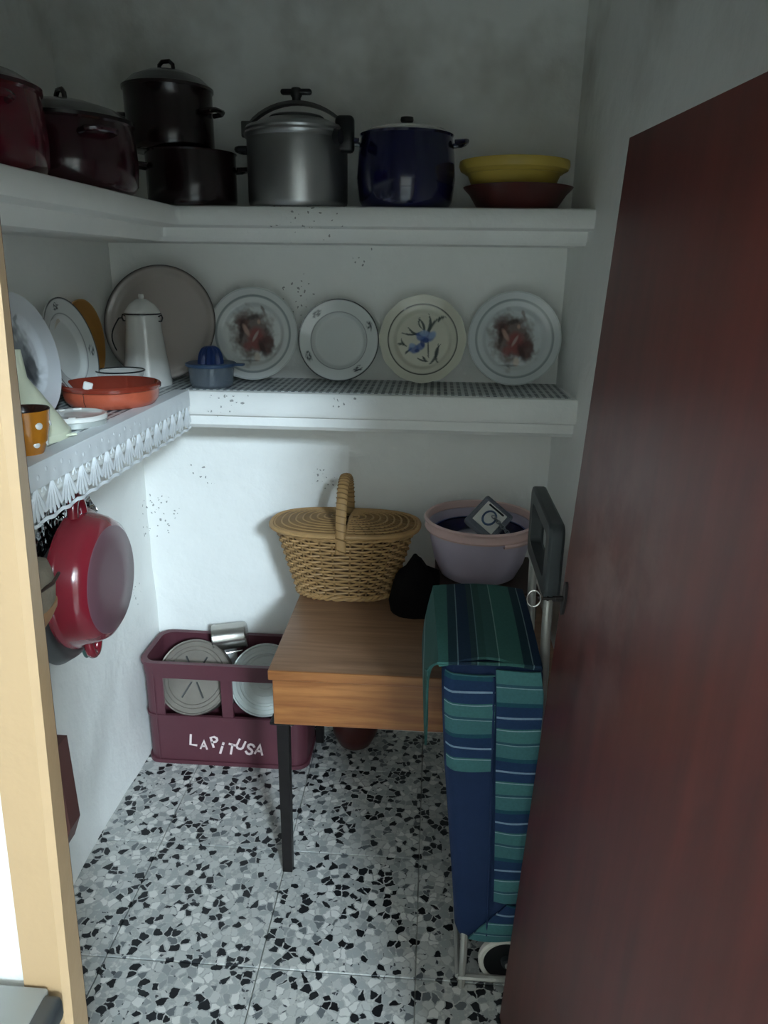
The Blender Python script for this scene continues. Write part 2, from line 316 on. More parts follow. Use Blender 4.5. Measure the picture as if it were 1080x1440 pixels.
# ------------------------------------------------------------------ mesh helpers
class MB:
    def __init__(s): s.v = []; s.f = []
    def add(s, vs, fs, mat=None):
        n = len(s.v)
        s.v += [tuple(mat @ Vector(p)) if mat else tuple(p) for p in vs]
        s.f += [tuple(i+n for i in f) for f in fs]
        return s
    def box(s, x0, x1, y0, y1, z0, z1, mat=None):
        vs = [(x, y, z) for z in (z0, z1) for y in (y0, y1) for x in (x0, x1)]
        return s.add(vs, [(0, 2, 3, 1), (4, 5, 7, 6), (0, 1, 5, 4), (2, 6, 7, 3), (0, 4, 6, 2), (1, 3, 7, 5)], mat)
    def rbox(s, x0, x1, y0, y1, z0, z1, r=.003, seg=2, mat=None):
        bm = bmesh.new(); bmesh.ops.create_cube(bm, size=1)
        for v in bm.verts:
            v.co = Vector(((x0+x1)/2+v.co.x*(x1-x0), (y0+y1)/2+v.co.y*(y1-y0), (z0+z1)/2+v.co.z*(z1-z0)))
        bmesh.ops.bevel(bm, geom=bm.edges[:], offset=r, segments=seg, affect='EDGES', profile=.5)
        bm.verts.index_update()
        s.add([v.co.copy() for v in bm.verts], [[v.index for v in f.verts] for f in bm.faces], mat)
        bm.free(); return s
    def lathe(s, prof, seg=48, mat=None, a0=0, a1=2*PI, sx=1, sy=1):
        vs = []; rows = []; full = abs(a1-a0-2*PI) < 1e-6; n = seg if full else seg+1
        for r, z in prof:
            if r < 1e-6 and full:
                rows.append([len(vs)]); vs.append((0, 0, z))
            else:
                rows.append(list(range(len(vs), len(vs)+n)))
                for i in range(n):
                    a = a0+(a1-a0)*i/seg; vs.append((r*math.cos(a)*sx, r*math.sin(a)*sy, z))
        fs = []
        for A, B in zip(rows, rows[1:]):
            k = max(len(A), len(B)); rng = range(k if full else k-1)
            for i in rng:
                j = (i+1) % k
                if len(A) == 1 and len(B) == 1: continue
                if len(A) == 1: fs.append((A[0], B[j], B[i]))
                elif len(B) == 1: fs.append((A[i], A[j], B[0]))
                else: fs.append((A[i], A[j], B[j], B[i]))
        return s.add(vs, fs, mat)
    def tube(s, pts, r, seg=8, closed=False, cap=True, mat=None):
        pts = [Vector(p) for p in pts]; n = len(pts); rr = r if isinstance(r, (list, tuple)) else [r]*n
        vs = []; prev = None
        for i, p in enumerate(pts):
            t = (pts[(i+1) % n]-pts[i-1]) if closed else (pts[min(i+1, n-1)]-pts[max(i-1, 0)])
            t.normalize()
            if prev is None:
                u = t.cross(Vector((0, 0, 1)));
                if u.length < .2: u = t.cross(Vector((1, 0, 0)))
            else: u = prev-t*prev.dot(t)
            u.normalize(); prev = u; w = t.cross(u)
            for k in range(seg):
                a = 2*PI*k/seg; vs.append(p+(u*math.cos(a)+w*math.sin(a))*rr[i])
        fs = []
        for i in range(n if closed else n-1):
            j = (i+1) % n
            for k in range(seg):
                l = (k+1) % seg; fs.append((i*seg+k, i*seg+l, j*seg+l, j*seg+k))
        if cap and not closed:
            fs.append(tuple(range(seg-1, -1, -1))); fs.append(tuple((n-1)*seg+k for k in range(seg)))
        return s.add(vs, fs, mat)
    def prism(s, poly, z0, z1, mat=None):
        n = len(poly); vs = [(x, y, z0) for x, y in poly]+[(x, y, z1) for x, y in poly]
        fs = [tuple(range(n-1, -1, -1)), tuple(range(n, 2*n))]+[(i, (i+1) % n, n+(i+1) % n, n+i) for i in range(n)]
        return s.add(vs, fs, mat)
    def loft(s, rings, capa=True, capb=True, mat=None):
        n = len(rings[0]); vs = [p for r in rings for p in r]; fs = []
        for i in range(len(rings)-1):
            for k in range(n):
                l = (k+1) % n; fs.append((i*n+k, i*n+l, (i+1)*n+l, (i+1)*n+k))
        if capa: fs.append(tuple(range(n-1, -1, -1)))
        if capb: fs.append(tuple((len(rings)-1)*n+k for k in range(n)))
        return s.add(vs, fs, mat)
    def grid(s, fn, nu, nv, mat=None):
        vs = [fn(i/nu, j/nv) for j in range(nv+1) for i in range(nu+1)]
        fs = [(j*(nu+1)+i, j*(nu+1)+i+1, (j+1)*(nu+1)+i+1, (j+1)*(nu+1)+i) for j in range(nv) for i in range(nu)]
        return s.add(vs, fs, mat)
    def build(s, name, mat, parent=None, smooth=40, loc=None, fix=True, thick=0):
        me = bpy.data.meshes.new(name); me.from_pydata(s.v, [], s.f)
        bm = bmesh.new(); bm.from_mesh(me)
        if thick: bmesh.ops.solidify(bm, geom=bm.faces[:], thickness=thick)
        if fix: bmesh.ops.recalc_face_normals(bm, faces=bm.faces[:])
        bm.to_mesh(me); bm.free()
        if smooth:
            me.shade_smooth(); me.set_sharp_from_angle(angle=math.radians(smooth))
        me.materials.append(M[mat] if isinstance(mat, str) else mat)
        o = bpy.data.objects.new(name, me); COL.objects.link(o)
        if parent: o.parent = parent
        if loc: o.location = loc
        return o
def T(x=0, y=0, z=0): return Matrix.Translation((x, y, z))
def R(a, ax): return Matrix.Rotation(math.radians(a), 4, ax)
def tag(o, label, cat=None, group=None, kind=None):
    if label: o['label'] = label
    if cat: o['category'] = cat
    if group: o['group'] = group
    if kind: o['kind'] = kind
    return o
def thing(name, label, cat, loc=(0, 0, 0), rot=(0, 0, 0), group=None):
    o = bpy.data.objects.new(name, None); COL.objects.link(o); o.location = loc
    o.rotation_euler = [math.radians(a) for a in rot]; o.empty_display_size = .05
    return tag(o, label, cat, group)
def share(src, name, loc, parent, rot=None):
    o = bpy.data.objects.new(name, src.data); COL.objects.link(o); o.parent = parent; o.location = loc
    if rot: o.rotation_euler = rot
    return o
def struct(name, mb, mat, label, smooth=40, parent=None):
    o = mb.build(name, mat, parent, smooth=smooth)
    o['kind'] = 'structure'; o['label'] = label
    return o

# ------------------------------------------------------------------ structure
YB = 2.025; LEAN = .046
XR_B, XR_F = .328, .430
FW0, FW1 = .512, .560           # front (kitchen) wall
lean = lambda z: LEAN*(z-.84)

# floor: slab with a grid of terrazzo tiles
fl = MB().box(-2.0, 3.4, -4.4, 2.2, -.12, -.006)
floor = struct('floor', fl, 'grout', 'black and white terrazzo tile floor', smooth=0)
TS = .33
tile0 = None
for i in range(-3, 3):
    for j in range(0, 5):
        x0 = i*TS+.005; y0 = .50+j*TS
        if tile0 is None:
            mb = MB().rbox(0, TS-.0018, 0, TS-.0018, -.012, 0, .0015, 1)
            tile0 = mb.build('tile', TERR, floor, smooth=0, loc=(x0, y0, 0))
        else: share(tile0, 'tile', (x0, y0, 0), floor)
struct('floor_kitchen', MB().box(-2.0, 3.4, -4.35, .499, -.006, 0), TERR, 'kitchen floor outside the pantry', smooth=0)

# back wall
struct('wall_back', MB().box(-1.2, .6, YB, YB+.15, -.1, 2.4), WALL, 'white plastered back wall with mould specks', smooth=0)
# left wall: stepped back above each shelf, slightly lumpy plaster below the shelf
def lump(y, z):
    p = Vector((y*3.1, z*3.1, 1.7)); d = noise.noise(p)*.010+noise.noise(p*2.7)*.005
    if z < .12: d += (.12-z)*.12       # plaster swells out towards the floor
    k = math.exp(-((y-1.78)/.09)**2)*math.exp(-((z-.93)/.12)**2)
    d += .022*k
    return d
lw = MB().grid(lambda u, v: (-.832+lump(.555+u*1.48, v*1.05), .555+u*1.48, v*1.05), 60, 46)
lw.box(-1.0, -.848, .555, YB, -.1, 1.05)
lw.box(-1.05, -.872, .50, YB, 1.05, 1.50)
lw.box(-1.12, -.965, .50, YB, 1.50, 2.4)
struct('wall_left', lw, WALL, 'white lumpy plastered wall below and above the shelves', smooth=60)
rw = MB(); rw.add([(XR_B, YB, -.1), (XR_F, FW1, -.1), (.6, FW1, -.1), (.6, YB, -.1), (XR_B, YB, 2.4), (XR_F, FW1, 2.4), (.6, FW1, 2.4), (.6, YB, 2.4)],
    [(0, 1, 2, 3), (7, 6, 5, 4), (0, 4, 5, 1), (1, 5, 6, 2), (2, 6, 7, 3), (3, 7, 4, 0)])
struct('wall_right', rw, WALL, 'plain white pantry wall behind the open door', smooth=0)
struct('ceiling', MB().box(-1.2, .6, .45, YB+.1, 2.4, 2.5), WALL, 'white pantry ceiling', smooth=0)

# front wall with the leaning door opening
XL0, XLI, XRI, XRO = -.366, -.323, .400, .445
HEAD = 1.572
def leanbox(mb, x0, x1, y0, y1, z0, z1, l0=True, l1=True):
    a = lambda x, z, l: x+(lean(z) if l else 0)
    vs = [(a(x0, z0, l0), y0, z0), (a(x1, z0, l1), y0, z0), (a(x0, z0, l0), y1, z0), (a(x1, z0, l1), y1, z0),
          (a(x0, z1, l0), y0, z1), (a(x1, z1, l1), y0, z1), (a(x0, z1, l0), y1, z1), (a(x1, z1, l1), y1, z1)]
    return mb.add(vs, [(0, 2, 3, 1), (4, 5, 7, 6), (0, 1, 5, 4), (2, 6, 7, 3), (0, 4, 6, 2), (1, 3, 7, 5)])
fwm = MB(); leanbox(fwm, -2.0, XL0, FW0, FW1, 0, HEAD+.05, False, True); leanbox(fwm, XRO, 3.4, FW0, FW1, 0, HEAD+.05, True, False)
fwm.box(-2.0, 3.4, FW0, FW1, HEAD+.05, 3.8)
struct('wall_front', fwm, KWALL, 'bright white kitchen wall beside the door frame', smooth=0)
def casing(name, x0, x1, inner, label):
    mb = MB(); n = 26; c = .006
    rings = []
    for k in range(n+1):
        z = (HEAD+.05)*k/n; w = noise.noise(Vector((3.3*x0, 0, z*9)))*.0022
        s = lean(z)
        if inner > 0:   # inner edge on +X side, chipped chamfer
            rings.append([(x0+s, .545, z), (x0+s, .505, z), (x1-c+s+w, .505, z), (x1+s, .505+c*.6+abs(w), z), (-.331+.032*(z-.84), .545, z)])
        else:
            rings.append([(x0+s, .545, z), (x0+s, .505+c, z), (x0+c+s, .505, z), (x1+s, .505, z), (x1+s, .545, z)])
    mb.loft(rings)
    return struct(name, mb, 'cream_paint', label, smooth=30)
t1 = casing('trim_1', XL0, XLI, 1, 'cream painted wooden door jamb on the latch side')
casing('trim_2', XRI, XRO, -1, 'cream painted wooden door jamb on the hinge side')
struct('trim_3', MB().rbox(XL0+lean(1.6), XRO+lean(1.6), .505, .545, HEAD, HEAD+.06, .004, 2), 'cream_paint', 'cream painted door head', smooth=30)
# dark back edge of the jamb and the keeper let into it
mb = MB(); mb.loft([[(-.36, .545, z), (-.3335+.032*(z-.84), .545, z), (-.3335+.032*(z-.84), .550, z), (-.36, .550, z)] for z in (0, .8, HEAD)])
mb.build('rebate_edge', 'brown_paint', t1, smooth=0)
kp = MB(); kx = -.3315
kp.add([(kx-.012, .546, .985), (kx+.003, .546, .985), (kx+.005, .546, .895), (kx-.003, .546, .872), (kx-.012, .546, .872),
        (kx-.012, .566, .985), (kx+.003, .566, .985), (kx+.005, .566, .895), (kx-.003, .566, .872), (kx-.012, .566, .872)],
       [(4, 3, 2, 1, 0), (5, 6, 7, 8, 9), (0, 1, 6, 5), (1, 2, 7, 6), (2, 3, 8, 7), (3, 4, 9, 8), (4, 0, 5, 9)])
ko = kp.build('keeper_plate', 'brown_paint', t1, smooth=0); ko['label'] = 'dark brown painted metal keeper'
kb = MB().lathe([(0, .0016), (.003, .0012), (.003, 0)], 10)
sc_ = kb.build('screw', 'dark_steel', t1); sc_.location = (kx-.001, .546, .94); sc_.rotation_euler = (PI/2, 0, 0)

# kitchen shell behind the camera with the window that lights the place
struct('wall_kitchen_left', MB().box(-2.12, -2.0, -4.35, .555, 0, 3.8), KDARK, 'kitchen wall out of view', smooth=0)
struct('wall_kitchen_right', MB().box(3.4, 3.52, -4.35, .555, 0, 3.8), KDARK, 'kitchen wall out of view', smooth=0)
wx0, wx1, wz0, wz1 = WIN[0]-.48, WIN[0]+.48, WIN[2]-.33, WIN[2]+.33; KY0, KY1 = -4.35, -4.20
kw = MB().box(-2.12, wx0, KY0, KY1, 0, 3.8).box(wx1, 3.52, KY0, KY1, 0, 3.8).box(wx0, wx1, KY0, KY1, 0, wz0).box(wx0, wx1, KY0, KY1, wz1, 3.8)
struct('wall_kitchen_back', kw, KDARK, 'kitchen wall with a small high window', smooth=0)
struct('ceiling_kitchen', MB().box(-2.12, 3.52, -4.35, .555, 3.7, 3.8), KDARK, 'kitchen ceiling', smooth=0)
w1 = MB().box(wx0, wx0+.02, KY0+.05, KY1-.04, wz0, wz1).box(wx1-.02, wx1, KY0+.05, KY1-.04, wz0, wz1).box(wx0, wx1, KY0+.05, KY1-.04, wz0, wz0+.02).box(wx0, wx1, KY0+.05, KY1-.04, wz1-.02, wz1)
struct('window_1', w1, 'window_paint', 'small high kitchen window frame', smooth=0)

# door leaf, hinged at the right jamb and open into the pantry
hx, hy = .3134, .400; ex, ey = .2425, 1.087
dv = Vector((ex-hx, ey-hy, 0)); dl = dv.length; dv.normalize(); dn = Vector((dv.y, -dv.x, 0))   # dn points to +X, away from the doorway
dm = MB(); rows = []
TH = .035; DT = 1.566
def dpt(s, t, z):
    p = Vector((hx, hy, 0))+dv*s+dn*t
    return (p.x+LEAN*(z-1.566), p.y, z)
prof = [(0, 0), (dl-.003, 0), (dl, .003), (dl, TH), (0, TH)]
dm.loft([[dpt(s, t, z) for s, t in prof] for z in (.008, .4, .8, 1.2, DT)])
door = struct('door_1', dm, 'door_varnish', 'dark red-brown varnished door standing open into the pantry', smooth=25)
# lock escutcheon on the door face and worn edge strip
ez = .918
es = MB(); n = 20; ring0 = []; ring1 = []
for k in range(n):
    a = 2*PI*k/n; s = dl-.022+.008*math.cos(a); z = ez+.028*math.sin(a)
    ring0.append(dpt(s, .001, z)); ring1.append(dpt(s, -.004, z))
es.loft([ring0, ring1]); e1 = es.build('escutcheon', 'dark_steel', door); e1['label'] = 'dark oval lock plate'

# key in the lock
ks = Vector(dpt(dl-.022, -.004, ez))
key = thing('key', 'small steel key with oval bow sticking out of the door lock', 'key', ks)
kd = -dn
km = MB().tube([kd*-.0, kd*.012], .0045, 8).tube([kd*.012, kd*.032], .0026, 8).lathe([(.0048, -.002), (.0048, .002)], 8, T(*(kd*.014))@R(90, 'Y')).lathe([(0, -.0015), (.004, -.0015), (.004, .0015), (0, .0015)], 8, T(*(kd*.024))@R(90, 'Y'))
km.build('shank', 'dark_steel', key)
cxk = kd*.045
MB().tube([cxk+Vector((math.cos(a)*.0105, 0, math.sin(a)*.0135)) for a in [2*PI*k/28 for k in range(28)]], .0013, 6, closed=True).build('bow', 'key_metal', key)

# ------------------------------------------------------------------ built-in shelves
SF = 1.785; SL = -.602
def shelf(name, label, z1, z0, xl, beam=None):
    t = thing(name, label, 'shelf', (0, 0, 0))
    # L-shaped rounded slab profile swept: back run and left run
    zt, zb = z1, z0; r = .014
    outl = [(xl, YB), (xl, FW1), (SL, FW1), (SL, SF-.012), (SL+.004, SF-.004), (SL+.012, SF), (XR_B+.02, SF), (XR_B+.02, YB)]
    def inset(d):
        return [(xl, YB), (xl, FW1), (SL-d, FW1), (SL-d, SF-.012+d), (SL+.004-d, SF-.004+d), (SL+.012-d, SF+d), (XR_B+.02, SF+d), (XR_B+.02, YB)]
    rings = []
    for d, z in ((.016, zb), (.005, zb+.004), (0, zb+.014), (0, zt-.012), (.004, zt-.003), (.013, zt)):
        rings.append([(x, y, z) for x, y in inset(d)])
    mb = MB().loft(rings)
    mb.build('slab', WALL, t, smooth=35)
    if beam:
        b0, b1, d = beam
        mb2 = MB().loft([[(x, y, z) for x, y in inset(dd)] for dd, z in ((d+.012, b0), (d+.003, b0+.01), (d, b1))])
        mb2.build('under_beam', WALL, t, smooth=35)
    return t
shelf('wall_shelf', 'upper white plastered masonry shelf carrying the cooking pots', 1.533, 1.487, -.96, beam=(1.456, 1.49, .055))
shelf('wall_shelf', 'lower white plastered masonry shelf carrying plates and enamelware', 1.110, 1.045, -.87, beam=(1.012, 1.05, .018))
# ribbed liners on the lower shelf
lb = MB().box(SL-.10, XR_B, SF+.012, YB-.002, 1.110, 1.1115)
tag(lb.build('shelf_liner', 'liner_cross', smooth=0), 'ribbed grey and white shelf liner under the row of upright plates', 'shelf liner')
lb = MB().box(-.868, SL-.012, .60, SF+.10, 1.1116, 1.1128)
tag(lb.build('shelf_liner', 'liner_long', smooth=0), 'ribbed grey and white shelf liner under the terracotta dish', 'shelf liner')

# lace trim over the edge of the lower shelf
lace = thing('lace_trim', 'white plastic lace trim hanging from the lower shelf edge', 'lace trim', (SL+.009, .75, 1.114))
y1 = 1.76-.75
lm = MB()
def lacef(u, v):
    return (.0006*math.sin(u*170)*v, u*y1, -.038*v)
lm.grid(lacef, 160, 6)
lm.box(-.035, .0008, 0, y1, -.0002, .0012)
lm.build('band', 'lace_white', lace, thick=.0012)
lm = MB()
for k in range(40):   # little raised knots on the band
    lm.lathe([(0, .0022), (.004, .0012), (.006, 0)], 8, T(0, (k+.5)*y1/40, -.013-(.008 if k % 2 else 0))@R(90, 'Y'))
lm.build('knot_row', 'lace_white', lace)
MB().grid(lambda u, v: (.0018*math.sin(u*PI*40), u*y1, -.086-.006*v-.003*abs(math.sin(u*PI*20))), 200, 2).build('hem', 'lace_white', lace, thick=.0012)
W = y1/20
sc0 = None
def petal(mb, a, L_, w, y0, z0, x):
    pts = []
    for k in range(9):
        t = k/8; pts.append((t, w*(.18+.82*t**1.2)*(1-max(0, t-.8)*2.2)))
    vs = []; fs = []
    d = Vector((0, math.sin(a), -math.cos(a))); q = Vector((0, math.cos(a), math.sin(a)))
    for t, ww in pts:
        c = Vector((x, y0, z0))+d*(t*L_)
        vs += [c-q*ww, c+Vector((.0012, 0, 0)), c+q*ww]
    for k in range(8):
        i = 3*k; fs += [(i, i+1, i+4, i+3), (i+1, i+2, i+5, i+4)]
    mb.add(vs, fs)
for k in range(20):
    if sc0 is None:
        mb = MB()
        for a, L_ in ((-.46, .047), (-.23, .050), (0, .052), (.23, .050), (.46, .047)):
            petal(mb, a, L_, .0066, a*.008, -.036, abs(a)*.001)
        # small zig-zag leaf above
        petal(mb, .5, .014, .003, -W*.5, -.034, 0); petal(mb, -.5, .014, .003, W*.5, -.034, 0)
        sc0 = mb.build('scallop', 'lace_white', lace, loc=(0, W*.5, 0))
    else: share(sc0, 'scallop', (0, W*(k+.5), 0), lace)

# ------------------------------------------------------------------ glazed plates with prints
WHITE = lin('d6dad8')[:3]; CREAM = lin('d3d2c2')[:3]
def mix(a, b, t):
    t = max(0, min(1, t)); return tuple(x+(y-x)*t for x, y in zip(a, b))
def ell(x, y, cx, cy, rx, ry, rot=0, soft=.25):
    c, s = math.cos(rot), math.sin(rot); dx, dy = x-cx, y-cy
    u, v = (dx*c+dy*s)/rx, (-dx*s+dy*c)/ry
    d = math.sqrt(u*u+v*v); return max(0, min(1, (1-d)/soft))
def ring(r, r0, w): return max(0, min(1, (w-abs(r-r0))/(w*.4)))
def figures(col, x, y, pal, sc=1.0):
    """oval vignette with two seated figures under a tree"""
    x, y = x/sc, y/sc
    n = noise.noise(Vector((x*9, y*9, 3.3)))*.12+noise.noise(Vector((x*22, y*22, 1.3)))*.07
    n2 = noise.noise(Vector((x*14, y*14, 7.7)))
    ground, rose, brown, skin, dark, pale = pal
    k = ell(x, y, -.02, 0, .40+n, .44+n*1.3, .15, .55); col = mix(col, ground, k*1.3)
    col = mix(col, brown, ell(x, y, -.18, .16, .16+n*.6, .22, .3, .6)*.8)
    col = mix(col, dark, ell(x, y, -.20, .06, .05, .26+n, -.1, .5)*.7)
    col = mix(col, rose, ell(x, y, .04, -.06, .17+n*.5, .22, .2, .4)*.9)
    col = mix(col, brown, ell(x, y, .20, -.14, .15+n*.5, .20, -.3, .4)*.9)
    col = mix(col, dark, ell(x, y, .13, -.2, .05, .2, .4, .5)*.6)
    col = mix(col, skin, ell(x, y, -.13, .07, .045, .13, .5, .5)*.75)
    col = mix(col, skin, ell(x, y, .07, .20, .035, .045, 0, .5)*.7)
    col = mix(col, dark, ell(x, y, -.02, .27, .16, .05, .3, .6)*.7)
    col = mix(col, pale, ell(x, y, .02, -.02, .03, .12, -.5, .5)*.5)
    col = mix(col, rose, ell(x, y, -.10, -.18, .09, .10, .3, .5)*.7)
    col = mix(col, pale, ell(x, y, .05, -.34, .06, .09, 0, .4)*.9)
    col = mix(col, dark, ell(x, y, -.05, -.4, .2, .03+n*.2, 0, .6)*.6)
    col = mix(col, ground, ell(x, y, .13, .40, .03, .06+n*.4, .5, .4)*.8)
    return mix(col, dark, max(0, n2-.15)*k*.8)
PAL_R = tuple(lin(h)[:3] for h in ('7b6d68', '8a4a48', '5a3a36', 'c9a596', '2c1f1f', 'd2c6bb'))
PAL_G = tuple(lin(h)[:3] for h in ('8b8f93', '7d8286', '5c6165', 'b6babd', '34383c', 'c8cccf'))
def plate_figures(pal, base, rcol, sc, rings=True):
    def fn(x, y):
        r = math.hypot(x, y); c = base
        if rings:
            c = mix(c, rcol, ring(r, .825, .03)*.8); c = mix(c, rcol, ring(r, .985, .012)*.4)
        return figures(c, x, y, pal, sc) if r < .80 else c
    return fn
DK = lin('1d2124')[:3]
def plate_rim(x, y):
    r = math.hypot(x, y); a = math.atan2(y, x); c = WHITE
    c = mix(c, DK, ring(r, .985, .022)); c = mix(c, lin('6a6f72')[:3], ring(r, .69, .012)*.8)
    for a0 in (2.2, .35, -1.05, -2.75):
        da = (a-a0+PI) % (2*PI)-PI
        u, v = da*.84, r-.84
        k = ell(u, v, 0, 0, .14, .09, 0, .3)*max(0, noise.noise(Vector((u*34, v*34, a0)))*2.6+.5)
        c = mix(c, lin('3c4248')[:3], min(1, k))
    return c
BLUE = lin('4a64a0')[:3]; BLU2 = lin('27407a')[:3]; LEAF = lin('2b3a3a')[:3]; PALEB = lin('8fa6c8')[:3]
def leaf(x, y, x0, y0, x1, y1, w, bend=0):
    L_ = math.hypot(x1-x0, y1-y0); tx, ty = (x1-x0)/L_, (y1-y0)/L_
    u = ((x-x0)*tx+(y-y0)*ty)/L_; v = -(x-x0)*ty+(y-y0)*tx
    if u < 0 or u > 1: return 0
    v -= bend*4*u*(1-u); ww = w*math.sin(PI*min(1, u*.85+.12))
    return max(0, min(1, (ww-abs(v))/(.4*ww+1e-4)))
def plate_iris(x, y):
    r = math.hypot(x, y); c = CREAM
    c = mix(c, DK, ring(r, .80, .018)); x, y = x/1.22, y/1.22
    for s in ((.02, .10, -.30, .26, .028, .06), (-.02, .16, -.45, .16, .022, .06), (.02, .1, -.10, .42, .03, -.05), (.05, .1, .10, .5, .035, -.06), (.10, .1, .34, .44, .035, .05),
              (.0, .2, -.05, .45, .02, .06), (.12, -.35, .10, .05, .018, 0), (.15, -.45, .30, -.05, .035, -.05), (.3, -.42, .36, -.05, .03, .07), (.12, -.4, -.12, -.32, .02, .02),
              (.08, -.4, .0, -.3, .03, 0), (-.30, -.12, -.52, -.10, .025, -.03), (-.3, -.12, -.42, .05, .022, .03), (-.2, -.15, -.36, -.28, .022, 0), (.28, .34, .44, .42, .03, .04)):
        c = mix(c, LEAF, leaf(x, y, *s)*.9)
    n = noise.noise(Vector((x*10, y*10, 5)))*.05
    for cx, cy, rx, ry, rot, col in ((.10, .06, .16+n, .11, .3, BLUE), (-.04, .06, .12+n, .09, -.4, BLUE), (.18, .1, .10, .07, .8, PALEB), (.03, .13, .10+n, .07, 0, PALEB), (-.16, -.17, .12+n, .10, .2, BLUE),
                                     (-.04, -.12, .10, .08, .6, BLUE), (-.2, -.1, .07, .05, 0, PALEB), (.06, .0, .07, .06, 0, BLU2), (-.1, -.2, .06, .04, 0, BLU2), (.0, -.06, .05, .09, .3, BLU2)):
        c = mix(c, col, ell(x, y, cx, cy, rx, ry, rot, .35)*.85)
    return c
def plain_plate(col, rim=None):
    def fn(x, y):
        r = math.hypot(x, y)
        return mix(col, rim, ring(r, .985, .02)) if rim else col
    return fn
def make_plate(name, label, Rr, fn, contact, lean_deg, side=False, wavy=0, deep=.022, twist=0, nr=56, seg=120, group=None, cat='plate', flat=.58):
    prof = []
    for k in range(nr+1):
        q = k/nr
        if q < flat: z = .004
        elif q < flat+.13: t = (q-flat)/.13; z = .004+(deep*.62)*(t*t*(3-2*t))
        else: t = (q-flat-.13)/(1-flat-.13); z = .004+deep*.62+deep*.38*t
        prof.append((q, z))
    back = [(1.0, prof[-1][1]-.003), (flat+.12, .0), (flat, -.004), (flat-.06, -.004), (flat-.08, 0.001), (0, .001)]
    vs = []; cols = []; fs = []; rows = []
    full = [(q, z, True) for q, z in prof]+[(q, z, False) for q, z in back]
    cs, sn = math.cos(twist), math.sin(twist)
    for q, z, fr in full:
        if q < 1e-6: rows.append([len(vs)]); vs.append((0, 0, z)); cols.append(fn(0, 0) if fr else WHITE); continue
        rows.append(list(range(len(vs), len(vs)+seg)))
        for i in range(seg):
            a = 2*PI*i/seg; r = q*(1+(wavy*math.cos(a*12) if q > .9 else 0))
            x, y = r*math.cos(a), r*math.sin(a); vs.append((x*Rr, y*Rr, z))
            cols.append(fn(q*math.cos(a)*cs-q*math.sin(a)*sn, q*math.cos(a)*sn+q*math.sin(a)*cs) if fr else fn(.93, .1))
    for A, B in zip(rows, rows[1:]):
        for i in range(seg):
            j = (i+1) % seg
            if len(A) == 1: fs.append((A[0], B[i], B[j]))
            elif len(B) == 1: fs.append((A[i], B[0], A[j]))
            else: fs.append((A[i], B[i], B[j], A[j]))
    me = bpy.data.meshes.new(name); me.from_pydata(vs, [], fs)
    at = me.color_attributes.new('glaze', 'FLOAT_COLOR', 'POINT')
    at.data.foreach_set('color', [c for col in cols for c in (*col, 1.0)])
    me.shade_smooth(); me.set_sharp_from_angle(angle=math.radians(50)); me.materials.append(M['glazed_print'])
    o = bpy.data.objects.new(name, me); COL.objects.link(o)
    t = math.radians(lean_deg)
    o.rotation_euler = (PI/2-t, 0, PI/2 if side else 0)
    c = Vector(contact)
    nrm = Vector((math.cos(t), 0, math.sin(t))) if side else Vector((0, -math.cos(t), math.sin(t)))
    upv = Vector((-math.sin(t), 0, math.cos(t))) if side else Vector((0, math.sin(t), math.cos(t)))
    o.location = c+upv*Rr*(1+wavy)-nrm*0+Vector((0, 0, .001))
    return tag(o, label, cat, group)
ZS = 1.1116
make_plate('plate', 'grey-ringed plate printed with two figures, beside the blue-lidded juicer', .119, plate_figures(PAL_R, WHITE, lin('7f8a8c')[:3], 1.42), (-.478, 1.955, ZS), 12)
make_plate('plate', 'white plate with thin black rim and four small floral sprays among the upright plates', .106, plate_rim, (-.252, 1.962, ZS), 12, twist=-.1)
make_plate('plate', 'cream plate with blue iris flowers inside a black ring', .112, plate_iris, (-.033, 1.962, ZS), 12, wavy=.008)
make_plate('plate', 'grey-ringed plate printed with two figures, beside the pantry corner and iris plate', .119, plate_figures(PAL_R, lin('cdd3d4')[:3], lin('7f8a8c')[:3], 1.40), (.203, 1.962, ZS), 12)
ZL = 1.1130
make_plate('plate', 'white plate with a dark grey engraved scene, half hidden by the door jamb', .118, plate_figures(PAL_G, lin('d9dde2')[:3], lin('9aa0a6')[:3], 1.5, False), (-.772, 1.372, ZL), 10, side=True, deep=.018)
make_plate('plate', 'white plate with black rim and floral sprays leaning on the plaster wall', .109, plate_rim, (-.800, 1.615, ZL), 12, side=True, twist=.5)
make_plate('plate', 'small plain off-white plate tucked behind the floral-rimmed plate', .092, plain_plate(lin('cfcbbd')[:3]), (-.828, 1.672, ZL), 6, side=True, deep=.012)
make_plate('plate', 'orange-yellow plate leaning on the wall behind the other plates', .104, plain_plate(lin('c08a45')[:3], lin('cfa05c')[:3]), (-.853, 1.775, ZL), 2, side=True, deep=.010)
make_plate('serving_tray', 'large grey enamel tray with dark rim standing in the shelf corner', .147, lambda x, y: mix(lin('b3aaa4')[:3], DK, ring(math.hypot(x, y), .99, .018)), (-.712, 1.905, ZS), 14, deep=.016, flat=.82, cat='tray', nr=40)

